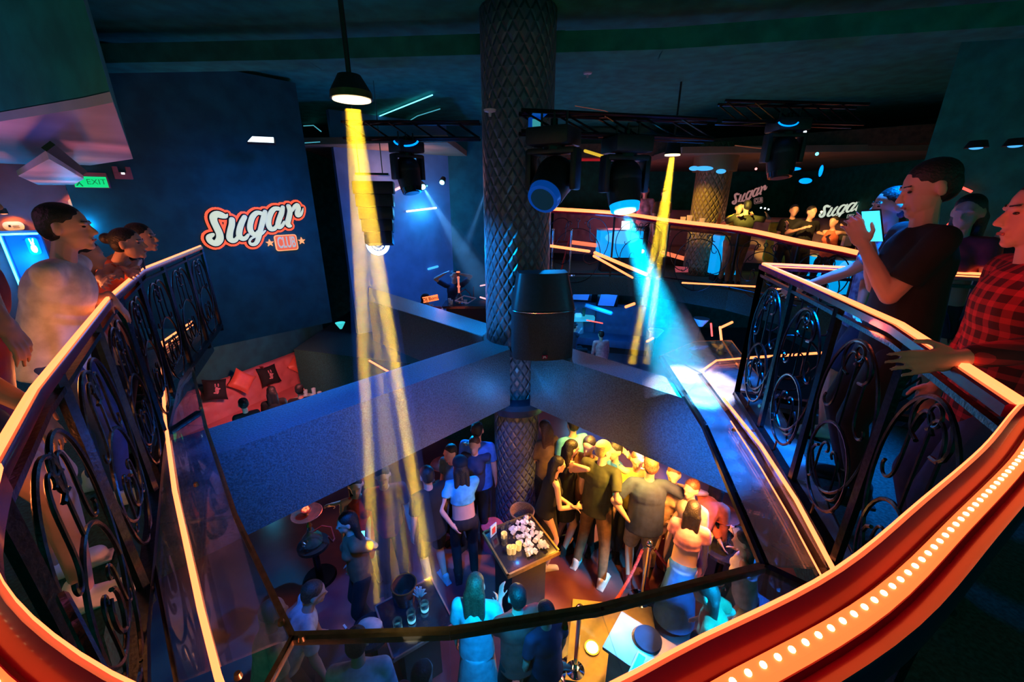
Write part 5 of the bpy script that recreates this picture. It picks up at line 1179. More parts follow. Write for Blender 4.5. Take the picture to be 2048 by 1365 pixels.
far('person in dark clothes holding a pale drink, right of the raised-hand guest', 1700, 468, 7.1, 130, h=1.34, topc='c_black', botc='c_black')
far('person in pale pink behind the head of the blue beam light', 1292, 368, 10.6, 165, topc='c_pinkc', botc='c_black', fem=True, hair='long')
far('person with raised chin standing left of the slanting yellow beam on the far balcony', 1328, 375, 10.4, 200, topc='c_brown', botc='c_black')
o = MB().box(Py(1694, 482, 6.8), (.13, .06, .16)).obj('gift_box', 'whiteplastic'); tag(o, 'pale box-shaped drink carrier held at the right end of the bar guests', 'box')

# ================================================================ STAGE PEOPLE
def low(label, u, v, zfloor, zhead, face, **k):
    """v: head-top pixel; zhead: height of the head top above that floor"""
    p = Pz(u, v, zfloor + zhead); return person(label, (p.x, p.y, zfloor), face, **{**dict(h=zhead), **k})
p = Py(860, 577, 7.55)
person('performer in a cap and headphones bending over the booth, glowing orange band across the chest', (p.x, p.y, SZ - .25), 165, h=1.62, lean=24, pitch=30, topc='c_maroon', botc='c_black', hair='cap', hl=Py(885, 622, 7.4), hr=Py(862, 612, 7.4), det='mid')
p = Py(907, 545, 8.4)
person('performer with both arms raised beside the column on the stage, dark clothes', (p.x, p.y, SZ - .1), 190, h=1.70, lean=2, topc='c_navy', botc='c_black', hl=Py(920, 548, 8.3), hr=Py(888, 548, 8.2), pl=(-1, 0, .3), pr=(1, 0, .3), det='mid')

# ================================================================ SEATED GUESTS before the pink sofa and in the blue lounge
def seated(label, u, v, face, zf=LOW, **k):
    p = Pz(u, v, zf + 1.27); kk = dict(h=1.68, sit=.46, det='mid', lean=6, topc='c_black', botc='c_black', hair='long'); kk.update(k)
    r = person(label, (p.x, p.y, zf), face, **kk)
    s = thing('stool', 'low dark stool under the ' + label.split(',')[0].replace('seated ', ''), 'stool', (p.x, p.y, zf)); MB().cyl((0, 0, .38), (0, 0, .46), .20, .20, 24).obj('seat', 'blackcush', s)
    for a in range(4): MB().cyl((.13 * math.cos(a * PI / 2 + .8), .13 * math.sin(a * PI / 2 + .8), 0), (.13 * math.cos(a * PI / 2 + .8), .13 * math.sin(a * PI / 2 + .8), .38), .014, n=8).obj('leg', 'steel', s)
    return r
seated('seated person with a small topknot, leftmost of the three dark heads above the long beam', 487, 806, 40, hair='bun', fem=True)
seated('seated person with long black hair, middle of the three dark heads above the long beam', 542, 782, 30, fem=True)
seated('seated person with dark hair, rightmost of the three dark heads above the long beam', 597, 778, 20, hair='short')
seated('seated person in a dusty pink shirt, seen from behind above the right-hand beam', 1207, 668, 10, topc='c_pinkc', hair='short', top='long', lean=14)
seated('seated person with raised forearm beside the pale blue pedestal table', 1146, 650, -60, topc='c_navy', hair='short', hr=Pz(1160, 662, LOW + 1.0))
def held(u, v, zz): return Pz(u, v, LOW + zz)

# ================================================================ LOWER FLOOR CROWD
low('person with long hair in a black dress clasping hands by the face', 1135, 880, LOW, 1.72, -70, lean=6, fem=True, top='dress', topc='c_black', bot='none', hair='long', hairc='hair', hl=held(1142, 935, 1.42), hr=held(1148, 930, 1.45), pl=(-.3, .2, -1), pr=(.3, .2, -1), shoe='c_black', det='mid')
low('person in a black top and skirt with folded arms, nearest the column shaft', 1098, 912, LOW, 1.66, -80, lean=12, fem=True, top='tank', topc='c_black', bot='skirt', botc='c_black', hair='long', hl=held(1140, 1010, 1.05), hr=held(1152, 1015, 1.0), shoe='shoe_white', det='mid')
low('tall blond person in an olive t-shirt striding away by the red table', 1204, 884, LOW, 1.88, -35, lean=5, topc='c_olive', botc='c_brown', hairc='blondhair', w=1.05, yaw=35, fl=(-.16, -.12, 0), fr=(.22, -.2, 0), shoe='shoe_white', hr=held(1240, 1010, 1.1), det='mid')
low('broad person in a dark blue t-shirt and grey shorts seen from behind', 1306, 916, LOW, 1.84, -8, lean=4, topc='c_navy', bot='shorts', botc='c_grey', hairc='brownhair', w=1.22, hl=held(1252, 1035, 1.05), hr=held(1352, 1030, 1.15), pr=(1, -.3, -.2), pl=(-1, -.3, -.2), shoe='c_maroon', det='mid')
low('person in a bright blue shirt partly hidden by the right-hand beam', 1150, 836, LOW, 1.78, 20, topc='c_cyan', botc='c_black', det='far')
low('broad person in a brown shirt behind the blond one', 1182, 868, LOW, 1.80, 150, topc='c_brown', botc='c_black', w=1.3, det='far')
low('person in a sleeveless blue top among the yellow-lit crowd', 1238, 880, LOW, 1.74, 120, topc='c_blue', top='tank', botc='c_black', det='far', fem=True, hl=held(1262, 918, 1.5))
low('person with curly brown hair in bright yellow light near the white hot spot', 1276, 897, LOW, 1.70, 170, topc='c_yellow', botc='c_black', det='far', hairc='brownhair', fem=True, hl=held(1262, 945, 1.3))
low('person with bare shoulders in yellow light, right of the broad one in dark blue', 1352, 925, LOW, 1.70, 150, topc='c_tan', top='tank', botc='c_tan', det='far', fem=True, hairc='brownhair', hl=held(1372, 975, 1.25))
low('person in a cream top under the beam edge at the right of the crowd', 1392, 955, LOW, 1.68, 120, topc='c_cream', botc='c_navy', det='far', hairc='brownhair')
low('person in a coral top leaning forward over the water pipe table', 1408, 985, LOW, 1.45, -60, h=1.66, lean=40, topc='c_orange', top='long', botc='c_pinkc', det='mid', hair='long', fem=True, hl=held(1440, 1085, .85))
low('person with long dark hair and a long blue skirt before the right-hand pipe table', 1388, 1012, LOW, 1.62, -30, lean=12, topc='c_pinkc', top='crop', bot='longskirt', botc='c_blue', det='mid', hair='long', fem=True)
low('person in a white strap top raising a phone at the right glass corner', 1512, 1082, LOW, 1.52, 60, h=1.6, lean=10, topc='c_white', top='tank', botc='c_navy', bot='skirt', det='mid', fem=True, hair='long', hl=held(1480, 1078, 1.3), hr=held(1478, 1100, 1.2))
low('person with long black hair, dark cap and cropped pale blue top, seen from behind', 922, 922, LOW, 1.74, 15, lean=10, topc='c_cyan', top='crop', bot='pants', botc='c_black', hair='long', fem=True, det='mid', capc='c_black', hl=held(905, 1052, .95), pl=(-1, -.4, 0), hr=held(902, 990, 1.1))
low('person in dark shorts and bright blue shoes, left of the one in the cropped top', 856, 935, LOW, 1.74, 40, topc='c_black', bot='shorts', botc='c_black', shoe='c_cyan', det='mid')
low('broad person in a pale blue shirt just left of the column shaft', 952, 846, LOW, 1.80, -10, topc='c_blue', botc='c_navy', w=1.2, det='mid', hairc='hair')
low('person with dark blond hair holding hands to the face behind the column shaft', 950, 868, LOW, 1.68, 170, topc='c_navy', botc='c_black', det='far', hairc='brownhair', fem=True, hl=held(950, 890, 1.45))
low('person in a teal shirt behind the copper water pipe', 905, 885, LOW, 1.66, 140, topc='c_teal', botc='c_black', det='far')
low('person with long light brown hair by the right side of the column shaft', 1094, 842, LOW, 1.74, 30, topc='c_brown', botc='c_black', det='far', hair='long', hairc='brownhair', fem=True)
low('person in a red dress just under the long beam, left of the yellow shafts', 708, 945, LOW, 1.72, -160, topc='c_red', top='dress', bot='none', det='mid', fem=True, hair='long', hl=held(640, 1015, 1.1), w=.95)
low('person in a dark shirt standing within the yellow shafts, right of the red dress', 762, 925, LOW, 1.80, 200, topc='c_maroon', botc='c_black', det='mid')
low('person with shoulder-length dark hair holding a glowing phone in the dark, centre left', 700, 1020, LOW, 1.66, 120, topc='c_brown', botc='c_black', det='mid', hair='long', fem=True, hl=held(722, 1075, 1.15))
low('person with very long brown hair and a pale blue skirt at the bottom centre', 948, 1158, LOW, 1.66, -5, topc='c_cyan', top='tee', bot='longskirt', botc='c_cyan', hair='long', hairc='brownhair', det='mid', fem=True, hr=held(1000, 1215, 1.1))
low('person with round black hair and a dark red shirt at the bottom centre', 1038, 1180, LOW, 1.62, 20, topc='c_red', botc='c_black', hair='short', det='mid', hl=held(1000, 1200, 1.15), w=1.05)
low('person in dark blue clothes beside the round-haired one at the bottom', 1098, 1212, LOW, 1.5, 30, topc='c_navy', botc='c_black', hair='short', det='mid')
low('person in a white shirt leaning forward just inside the left corner of the glass frame', 548, 1178, LOW, 1.66, -60, lean=30, topc='c_white', botc='c_black', hair='short', hairc='brownhair', det='mid', w=1.1)
low('bald person in a cream top seen through the left glass pane, low down', 500, 1215, LOW, 1.72, -50, lean=12, topc='c_cream', botc='c_black', hair='none', skin='skin2', det='mid')
low('person in a grey-white shirt seen through the front glass pane, lower left', 700, 1296, LOW, 1.70, 10, topc='c_white', top='long', botc='c_denim', det='mid', w=1.15, hairc='hair', lean=15)
low('person in dark red seen through the front glass, left of the pale blue skirt', 835, 1340, LOW, 1.60, -20, topc='c_maroon', botc='c_black', det='far')

# ================================================================ LOWER FLOOR FURNITURE
def pos(u, v, z): return Pz(u, v, LOW + z)
# square table with bucket tray of ice and bottles
c = pos(1040, 1085, .95)
r = thing('square_table', 'square black table with brass edge carrying ice and bottles, beside the column shaft', 'table', (c.x, c.y, LOW), math.radians(28))
MB().box((0, 0, .93), (.62, .62, .04), bev=.004).obj('tabletop', 'table', r)
mb = MB()
for a, b, w_, h_ in ((0, .31, .64, .02), (0, -.31, .64, .02), (.31, 0, .02, .64), (-.31, 0, .02, .64)): mb.box((a, b, .94), (w_, h_, .05))
mb.obj('brass_edge', 'tablemetal', r, smooth=False)
MB().box((0, 0, .46), (.42, .42, .90)).obj('pedestal', 'blk', r, smooth=False)
T1 = Matrix.Translation((c.x, c.y, LOW)) @ Matrix.Rotation(math.radians(28), 4, 'Z')
o = MB(); random.seed(3)
for i in range(60): o.box((random.uniform(-.02, .26), random.uniform(-.24, .26), .955 + random.uniform(.015, .04)), (.04, .04, .035), Euler((random.random(), random.random(), random.random())))
o = o.obj('ice_cubes', 'ice', smooth=False); o.matrix_world = T1; tag(o, 'heap of yellow-lit ice cubes on the brass-edged square table', 'ice', kind='stuff')
for i in range(7):
    x, y = random.uniform(-.22, .05), random.uniform(-.2, .24); glass_cup('small tumbler among the ice on the brass-edged square table', T1 @ Vector((x, y, .955)), .035, .09, 'vglass' if i % 2 else 'yellowcup', 'tumblers on the brass-edged square table')
r = thing('menu_card', 'pale folded menu card standing on the brass-edged square table', 'card'); r.matrix_world = T1 @ Matrix.Translation((-.22, .22, 1.03)) @ Matrix.Rotation(.4, 4, 'Z')
MB().box((0, 0, 0), (.10, .012, .15)).obj('front', 'cyancup', r, smooth=False); MB().box((0, -.008, 0), (.05, .004, .08)).obj('printed_area', 'c_red', r, smooth=False)
c = pos(1044, 1022, .95)
r = thing('wicker_bucket', 'round wicker waste bucket beside the column shaft behind the square table', 'basket', (c.x, c.y, LOW + .55))
MB().lathe([(.11, 0), (.15, .40), (.135, .40), (.10, .02)], n=28).obj('woven_body', 'wicker', r); MB().tube([(.145 * math.cos(t * PI / 14), .145 * math.sin(t * PI / 14), .40) for t in range(28)], .010, 6, True).obj('rim', 'wicker', r)
s_ = thing('stand', 'dark stand under the round wicker bucket', 'stand', (c.x, c.y, LOW)); MB().cyl((0, 0, 0), (0, 0, .53), .09, .10, 20).obj('column', 'blk', s_); MB().cyl((0, 0, .53), (0, 0, .55), .13, .13, 20).obj('plate', 'blk', s_)
# red-sided tables of the crowd
def red_table(label, u, v, w, rz, top='c_red', side='redside'):
    c = pos(u, v, 1.0); r = thing('high_table', label, 'table', (c.x, c.y, LOW), math.radians(rz))
    MB().box((0, 0, .985), (w, w, .03)).obj('tabletop', 'table', r, smooth=False)
    a = w / 2; mb = MB(); v_ = [(-a, -a, .97), (a, -a, .97), (a, a, .97), (-a, a, .97)]; t = .05; vb = [(-t, -t, 0), (t, -t, 0), (t, t, 0), (-t, t, 0)]
    A = [mb.bm.verts.new(x) for x in v_]; B = [mb.bm.verts.new(x) for x in vb]
    for i in range(4): mb.bm.faces.new((A[i], A[(i + 1) % 4], B[(i + 1) % 4], B[i]))
    mb.bm.faces.new(A); mb.bm.faces.new(B); mb.obj('tapered_base', side, r, smooth=False); return c
M['redside'] = mat('red_lacquer', (.5, .05, .04), .35, noise=.1)
cw = red_table('high table with a tapering red base in the yellow-lit crowd', 1262, 972, .52, 40)
red_table('second high table with a tapering red base right of the broad person', 1345, 1010, .45, 30)
# white cloth heap / napkins and bottle in the hot spot
o = MB(); 
for i in range(9): o.ell((random.uniform(-.12, .12), random.uniform(-.1, .12), .06 + random.uniform(0, .09)), (random.uniform(.05, .1), random.uniform(.05, .08), .05), 10)
o = fin_mesh(o, 'ice_bucket_towels', 'shoe_white', None, .012, 3); o.location = (cw.x, cw.y, LOW + .97); tag(o, 'blazing white crumpled towel on the crowd table in the yellow spotlight', 'towel')
c = pos(1222, 1000, 1.15); r = thing('champagne_bottle', 'gold-lit bottle at the front of the crowd table', 'bottle', (cw.x - .16, cw.y - .18, LOW + 1.0)); MB().lathe([(.04, 0), (.042, .16), (.016, .24), (.016, .32)], n=16).obj('glass_body', 'yellowbottle', r); MB().cyl((0, 0, .31), (0, 0, .35), .018, n=10).obj('foil', 'gold', r)
for i in range(5): glass_cup('tumbler beside the white towel on the crowd table', (cw.x + random.uniform(-.2, .2), cw.y + random.uniform(-.22, -.1), LOW + 1.0), .033, .10, 'vglass', 'tumblers on the crowd table')
# bottom table with glasses
c = pos(828, 1230, .75); r = thing('square_table', 'dark square table with an empty bucket and drinks at the bottom, in the yellow shafts', 'table', (c.x, c.y, LOW), math.radians(33))
MB().box((0, 0, .73), (.58, .58, .04), bev=.004).obj('tabletop', 'table', r)
mb = MB()
for a, b, w_, h_ in ((0, .29, .60, .015), (0, -.29, .60, .015), (.29, 0, .015, .60), (-.29, 0, .015, .60)): mb.box((a, b, .74), (w_, h_, .035))
mb.obj('pinkish_edge', 'edge_pink', r, smooth=False); MB().box((0, 0, .36), (.35, .35, .70)).obj('pedestal', 'blk', r, smooth=False)
for (u, v, h_, m_, lab) in ((797, 1262, .13, 'cyanring', 'open cup with a pale blue ring at the front of the bottom table'), (824, 1244, .13, 'cyanring', 'open cup with a pale blue ring in the middle of the bottom table'), (850, 1222, .10, 'cyanring', 'open cup with a pale blue ring at the right of the bottom table')):
    p = pos(u, v, .75); r = thing('cup', lab, 'cup', p); MB().lathe([(.034, 0), (.042, h_), (.038, h_), (.03, .01)], n=20).obj('cup_body', 'vglass', r); MB().cyl((0, 0, .012), (0, 0, .05), .0365, .0385, 20, caps=False).obj('blue_band', 'cyanband', r.children[0] if r.children else r)
for i, (u, v) in enumerate(((792, 1205), (803, 1212), (814, 1203), (822, 1215))): glass_cup('stemmed glass in the cluster on the bottom table', pos(u, v, .75), .03, .12, 'vglass', 'cluster of glasses on the bottom table')
p = pos(840, 1212, .75); r = thing('napkin_glass', 'glass with a fanned white napkin on the bottom table', 'glass', p); MB().lathe([(.025, 0), (.01, .02), (.012, .07), (.03, .14), (.026, .14), (.008, .075)], n=16).obj('stemware', 'vglass', r)
mb = MB()
for k in range(9):
    a = -1.1 + k * .27; mb.slab([(0, 0, .10), (.012, 0, .10), (.075 * math.sin(a) + .012, .02 * (k % 2), .11 + .12 * math.cos(a)), (.075 * math.sin(a) - .012, .02 * (k % 2), .11 + .12 * math.cos(a))], .003)
mb.obj('napkin', 'shoe_white', r, smooth=False)
p = pos(808, 1172, .95); r = thing('ice_bucket', 'round dark bucket on the bottom table ringed by faint brown light', 'bucket', (p.x, p.y, LOW + .75)); MB().lathe([(.085, 0), (.12, .22), (.11, .22), (.08, .015)], n=28).obj('pail', 'wood', r); MB().tube([(.12 * math.cos(t * PI / 14), .12 * math.sin(t * PI / 14), .22) for t in range(28)], .006, 6, True).obj('rim', 'gold', r)
o = MB().ell((0, 0, 0), (.09, .07, .06), 14).obj('crumpled_cloth', 'c_cream'); o.location = pos(740, 1252, .8); o.scale = (1.3, 1, 1); tag(o, 'crumpled beige cloth at the left end of the bottom table', 'cloth')
s_ = thing('side_table', 'small dark table under the crumpled beige cloth', 'table', (o.location.x, o.location.y, LOW)); MB().cyl((0, 0, .70), (0, 0, .74), .18, .18, 24).obj('tabletop', 'table', s_); MB().cyl((0, 0, 0), (0, 0, .70), .03, n=10).obj('leg', 'blk', s_)
o = MB().box((0, 0, 0), (.05, .018, .008)).obj('lighter', 'shoe_white'); o.location = pos(690, 1254, .75); o.rotation_euler = (0, 0, -.7); tag(o, 'small pale lighter glinting in the dark left of the beige cloth', 'lighter')
# water pipes
def pipe_table(label, u, v, zt, w=.5):
    c = pos(u, v, zt); r = thing('round_table', label, 'table', (c.x, c.y, LOW)); MB().cyl((0, 0, zt - .04), (0, 0, zt), w / 2, w / 2, 32).obj('tabletop', 'table', r); MB().cyl((0, 0, .03), (0, 0, zt - .04), .04, n=12).obj('leg', 'blkg', r); MB().cyl((0, 0, 0), (0, 0, .03), .2, .18, 24).obj('foot', 'blkg', r); return c
c = pipe_table('small round table under the glowing water pipe at the left', 626, 1088, .55, .36)
hookah('water pipe with a glowing orange coal tray in the dark left of the yellow shafts', (c.x, c.y, LOW + .55), .52, s=1.25)
c = pipe_table('small round table cluttered with cups under the copper water pipe left of the column', 890, 985, .55, .62)
hookah('water pipe with a wide copper tray left of the column shaft', (c.x, c.y + .05, LOW + .55), .5, s=1.35)
for i, (dx, dy, m_) in enumerate(((-.2, .1, 'cyancup'), (-.12, -.12, 'cyancup'), (.05, -.2, 'vglass'), (.16, -.1, 'vglass'), (-.22, -.05, 'cyancup'))): glass_cup('cup on the round table of the copper water pipe', (c.x + dx, c.y + dy, LOW + .55), .045, .13, m_, 'cups on the copper pipe\'s table', name='cup', cat='cup')
c = pipe_table('dark round table with cups and a water pipe at the right of the crowd', 1450, 1085, .75, .62)
hookah('water pipe with a glowing orange dish at the right corner of the glass frame', (c.x - .03, c.y + .1, LOW + .75), .36, s=1.35)
for i, (dx, dy, m_) in enumerate(((-.2, .0, 'yellowcup'), (-.1, -.08, 'vglass'), (.0, -.12, 'vglass'), (.14, -.05, 'cyancup'), (.2, .08, 'cyancup'), (.08, .12, 'vglass'))): glass_cup('cup on the right-hand water pipe table', (c.x + dx, c.y + dy, LOW + .75), .045, .12, m_, 'cups on the right-hand water pipe table', name='cup', cat='cup')
o = MB().cap(pos(1412, 1092, .72), pos(1455, 1112, .72), .014, n=8).obj('table_rail', 'bluering'); tag(o, 'blue-lit bar at the front edge of the right-hand water pipe table', 'rail')
for (u, v, z, m_, lab) in ((723, 1078, 1.22, 'phone2', 'glowing green-blue phone held in the dark left of the yellow shafts'), (1476, 1072, 1.36, 'whiteplastic', 'pale phone held up by the person in the white strap top')):
    r = thing('phone', lab, 'phone'); r.matrix_world = frame_mtx(pos(u, v, z), (.98, .1, .15), (-.1, .72, .68)); MB().box((0, 0, 0), (.075, .15, .009), bev=.003).obj('case', 'blk', r); MB().box((0, 0, .006), (.068, .14, .003)).obj('screen', m_, r, smooth=False)
# glowing red dress bits / puffs left of column
o = MB().lathe([(.16, 0), (.17, .30), (.15, .34), (.02, .34)], n=24).obj('pouf', 'poufred'); o.location = Pz(985, 1090, LOW); tag(o, 'purple-red round pouf between the cropped-top person and the square table', 'pouf')
# stanchions with ropes
def stanchion(label, ub, vb, ut, vt, m='chrome', z0=LOW):
    b = Pz(ub, vb, z0); r_ = ray(ut, vt); k = b.y / r_.y; h = (CAM + r_ * k).z - z0; h = min(max(h, .85), 1.15)
    r = thing('rope_stanchion', label, 'stanchion', b)
    po = MB().cyl((0, 0, .03), (0, 0, h), .022, n=16).obj('post', m, r); MB().ell((0, 0, h + .04), .04, 18).cyl((0, 0, h - .05), (0, 0, h), .032, .03, 16).obj('finial', 'chrome', po); MB().lathe([(.16, 0), (.16, .015), (.05, .04), (.03, .06)], n=32).obj('base', 'chrome', r)
    for a in (0, PI): MB().tube([(.03 * math.cos(a), 0, h - .03), (.06 * math.cos(a), 0, h - .02), (.07 * math.cos(a), 0, h - .06)], .008, 6).obj('hook', 'chrome', po)
    return b + Vector((0, 0, h - .06))
s1 = stanchion('chrome rope stanchion standing in front of the yellow-lit crowd', 1282, 1205, 1322, 1092)
s2 = stanchion('chrome rope stanchion seen through the front glass near the yellow glow', 1150, 1345, 1156, 1280)
s3 = stanchion('chrome rope stanchion seen through the front glass below the blue skirt', 1412, 1290, 1452, 1192)
def rope(a, b, sag, label, m='rope'):
    pts = [a.lerp(b, i / 16) - Vector((0, 0, sag * 4 * (i / 16) * (1 - i / 16))) for i in range(17)]; o = MB().tube(pts, .017, 8).obj('velvet_rope', m); tag(o, label, 'rope'); return o
rope(s1 + Vector((.07, 0, 0)), Pz(1372, 1182, LOW + .3), .0, 'twisted red rope hanging to the right of the stanchion at the crowd')
rope(s1 + Vector((-.07, 0, 0)), s2 + Vector((.05, .02, 0)), .35, 'red rope sweeping from the crowd stanchion to the one under the glass')
# white counter and disc under the front glass
c = Pz(1290, 1300, LOW + .75)
r = thing('counter', 'pale cyan-lit counter with a round plate seen through the front glass', 'table', (c.x, c.y, LOW), math.radians(-38))
MB().box((0, 0, .73), (.62, .42, .04), bev=.01).obj('countertop', 'stonetop', r); MB().box((0, 0, .36), (.52, .34, .70)).obj('body', 'stonetop', r, smooth=False)
o = MB().cyl((0, 0, 0), (0, 0, .02), .12, .12, 40).obj('round_plate', 'c_navy'); o.location = (c.x + .05, c.y + .08, LOW + .76); tag(o, 'dark blue round plate on the pale counter under the glass', 'plate')
r = thing('tablet', 'tablet with a pale frame lying on the pale counter under the glass', 'tablet'); r.matrix_world = Matrix.Translation((c.x - .10, c.y - .13, LOW + .755)) @ Matrix.Rotation(math.radians(-38), 4, 'Z')
MB().box((0, 0, 0), (.09, .24, .01)).obj('frame', 'shoe_white', r, smooth=False); MB().box((0, 0, .006), (.06, .19, .003)).obj('screen', 'bluering2', r, smooth=False)
o = MB().prism(rrect(.5, .3, .03), 0, .05).obj('side_counter', 'stonetop'); p = Pz(1515, 1240, LOW + .75); o.location = p; o.rotation_euler = (0, 0, .7); tag(o, 'corner of a second pale blue counter beside the near handrail', 'table')
s_ = thing('pedestal', 'dark pedestal under the second pale blue counter', 'pedestal', (p.x, p.y, LOW)); MB().box((0, 0, .37), (.2, .2, .745)).obj('body', 'blk', s_, smooth=False)
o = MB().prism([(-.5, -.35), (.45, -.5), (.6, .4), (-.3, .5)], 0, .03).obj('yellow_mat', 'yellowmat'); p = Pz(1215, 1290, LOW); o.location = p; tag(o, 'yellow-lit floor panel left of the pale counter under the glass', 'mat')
s_ = thing('floor_lamp', 'round glowing floor light under the front glass beside the yellow floor panel', 'lamp', Pz(1184, 1298, LOW + .03)); MB().cyl((0, 0, 0), (0, 0, .02), .08, .08, 24).obj('rim', 'gold', s_); MB().ell((0, 0, .02), (.065, .065, .02), 20).obj('lens', 'led_dot', s_)
low('person in a coral shirt seen through the front glass beside the second counter', 1462, 1215, LOW, 1.45, 60, h=1.66, lean=22, topc='c_orange', botc='c_denim', det='mid', hr=held(1410, 1235, 1.0), fem=True, hair='long')
# ================================================================ LIGHTING
YEL = (1, .60, .02); BLU = (.0, .22, 1.0); CYA = (.05, .55, 1.0); ORG = (1, .30, .08); RED = (1, .05, .05); PNK = (1, .2, .3)
# yellow beam of the big lamp: several parallel prism rays
yp = Y1 + Vector((0, 0, -.03))
for (u, v, pw, sp) in ((752, 1238, 2.6, 1.2), (800, 1238, .7, 1.0), (872, 1240, 3.8, 1.6), (818, 1180, .8, 1.0)):
    shaft(yp, Pz(u, v, LOW), YEL, pw, .04, sp)
t = Pz(812, 1238, LOW); d = (t - yp).normalized(); L = (t - yp).length
def shafts_haze(src, ends, r0, dens, label):
    n_ = 'haze_%d' % round(dens * 1000); M.setdefault(n_, None)
    if M[n_] is None: M[n_] = haze_mat(n_, dens)
    mb = MB()
    for e, r1 in ends: mb.cyl(src + (e - src).normalized() * .03, e - (e - src).normalized() * .05, r0, r1, 16)
    o = mb.obj('haze', n_); m_ = o.modifiers.new('join', 'REMESH'); m_.mode = 'VOXEL'; m_.voxel_size = .022; return tag(o, label, 'haze', kind='stuff')
shafts_haze(yp, [(Pz(752, 1238, LOW), .13), (Pz(800, 1238, LOW), .10), (Pz(872, 1240, LOW), .16), (Pz(818, 1180, LOW), .10)], .06, .26, 'yellow smoky light shafts fanning down from the big round spotlight')
# second yellow beam, slanting
y2 = Y2 + Vector((0, 0, -.03))
for (u, v, y, pw, sp) in ((1262, 735, 5.2, 7, 1.6), (1292, 735, 5.3, 4, 1.4), (1325, 520, 7.0, 4, 1.6)):
    t = Py(u, v, y); shaft(y2, t, YEL, pw, .04, sp)
shafts_haze(y2, [(Py(1262, 735, 5.2), .13), (Py(1292, 735, 5.3), .11), (Py(1325, 520, 7.0), .1)], .06, .3, 'yellow smoky light shafts slanting down from the smaller round spotlight')
# broad blue beam onto the glass and the right-hand beam
t = Pz(1372, 790, .02); d = (t - LB).normalized(); L = (t - LB).length
spot(LB + d * .02, t, (.0, .55, 1), 5200, 19, .5, .04)
beam_haze(LB + d * .03, LB + d * (L * .97), .08, math.tan(math.radians(9.2)) * L + .06, .20, 'broad smoky blue light shaft falling on the glass canopy')
spot(Vector((2.6, 4.7, 3.0)), Pz(1385, 775, .02), (1, .72, .8), 2600, 14, .5, .03)  # unseen pale spot added for the hot patch on glass and beam
# warm spot on the crowd
spot(Vector((1.0, 4.15, BB + .1)), Vector((1.25, 3.95, LOW)), (1, .44, .05), 300, 100, .6, .05)
spot(Vector((1.5, 3.5, BB - .03)), Vector((1.35, 4.7, LOW + .8)), (1, .52, .06), 300, 80, .6, .05)
spot(Vector((.9, 4.9, 1.8)), Vector((1.25, 4.75, LOW + 1)), (1, .6, .1), 1700, 22, .5, .05)
spot(Vector((1.9, 3.2, -1.0)), Pz(1180, 1160, LOW), (1, .33, .06), 330, 120, .8, .15)
spot(Vector((1.45, 3.62, BB - .02)), Vector((1.75, 4.6, LOW + 1.1)), (1, .9, .7), 900, 22, .4, .02)  # unseen tight spot added to make the towel blaze
point(Pz(1050, 1070, LOW + 1.35), (1, .55, .05), 11, .04)  # unseen yellow point added over the ice table
# blue washes
spot(Vector((-.7, .9, 2.7)), Pz(740, 860, -.4), (0, .14, 1), 2000, 44, 1, .1)          # long beam's front face
spot(Vector((.9, 6.6, 2.9)), Pz(900, 700, 0), (0, .3, 1), 2600, 44, .9, .1)
spot(Vector((-2.6, 4.4, 2.2)), Vector((CX - .2, CY - .2, .6)), (.0, .3, 1), 1100, 32, .8, .1)  # column's left
spot(Vector((2.6, 2.4, 2.8)), Pz(1450, 860, 0), (0, .2, 1), 1500, 50, .9, .1)            # right canopy and scrolls
spot(Vector((-1.8, 5.2, 2.9)), Pp(520, 530, W0, WN), (.01, .16, .7), 130, 75, 1., .2)  # sign wall
point(Pp(516, 452, W0, WN) + WN * .6, (.02, .2, .9), 10, .3)
point(Vector((-1.6, 8.4, .6)), BLU, 60, .25); point(Pp(842, 420, SP0, SPN) + SPN * .35, CYA, 22, .08)
point(Py(880, 585, 6.9), (1, .3, .3), 2.5, .06); point(Vector((-2.6, 9.2, 2.2)), (1, .35, .3), 9, .1)  # first point added to light the capped performer
point(Vector((2.6, 10.8, -1.2)), BLU, 90, .3); point(Vector((1.7, 9.6, -1.3)), CYA, 22, .15); point(Vector((3.8, 7.8, -1.0)), BLU, 50, .3)
point(Vector((2.0, 8.8, 1.0)), (.05, .3, .9), 16, .2)
# lower floor
spot(Vector((1.9, 2.0, -.9)), Pz(1290, 1300, LOW + .4), (.0, .5, 1), 1000, 60, .8, .05)
spot(Vector((-.8, 5.2, -1.0)), Pz(930, 1050, LOW + 1), (.0, .32, 1), 110, 70, .8, .05)
spot(Vector((-.05, 1.7, -.35)), Pz(965, 1270, LOW + .8), (.0, .45, 1), 330, 42, .8, .05)  # unseen spot added to brighten the pale blue skirt
spot(Vector((2.9, 3.6, -1.0)), Pz(1420, 1130, LOW + .9), (.0, .15, 1), 130, 70, .8, .05)
point(Vector((CX - .02, CY - .80, BB + .22)), (.0, .3, 1), 6, .04)  # unseen point added for the collar's blue highlight
point(Vector((.2, 3.3, -1.3)), (.9, .12, .2), 7, .3); point(Vector((-1.6, 4.0, -1.3)), (1, .15, .08), 6, .25)
point(Pz(640, 1060, LOW + .9) + Vector((0, .15, .12)), ORG, 2.0, .03)
# pink sofa
spot(Vector((-3.6, 6.2, -.7)), (sa + sb) / 2 - Vector((0, 0, .6)), (1, .22, .20), 190, 85, .8, .15)
point(Pz(600, 800, LOW + .95), CYA, 4, .05); point(Pz(500, 860, LOW + .95), CYA, 4, .05)
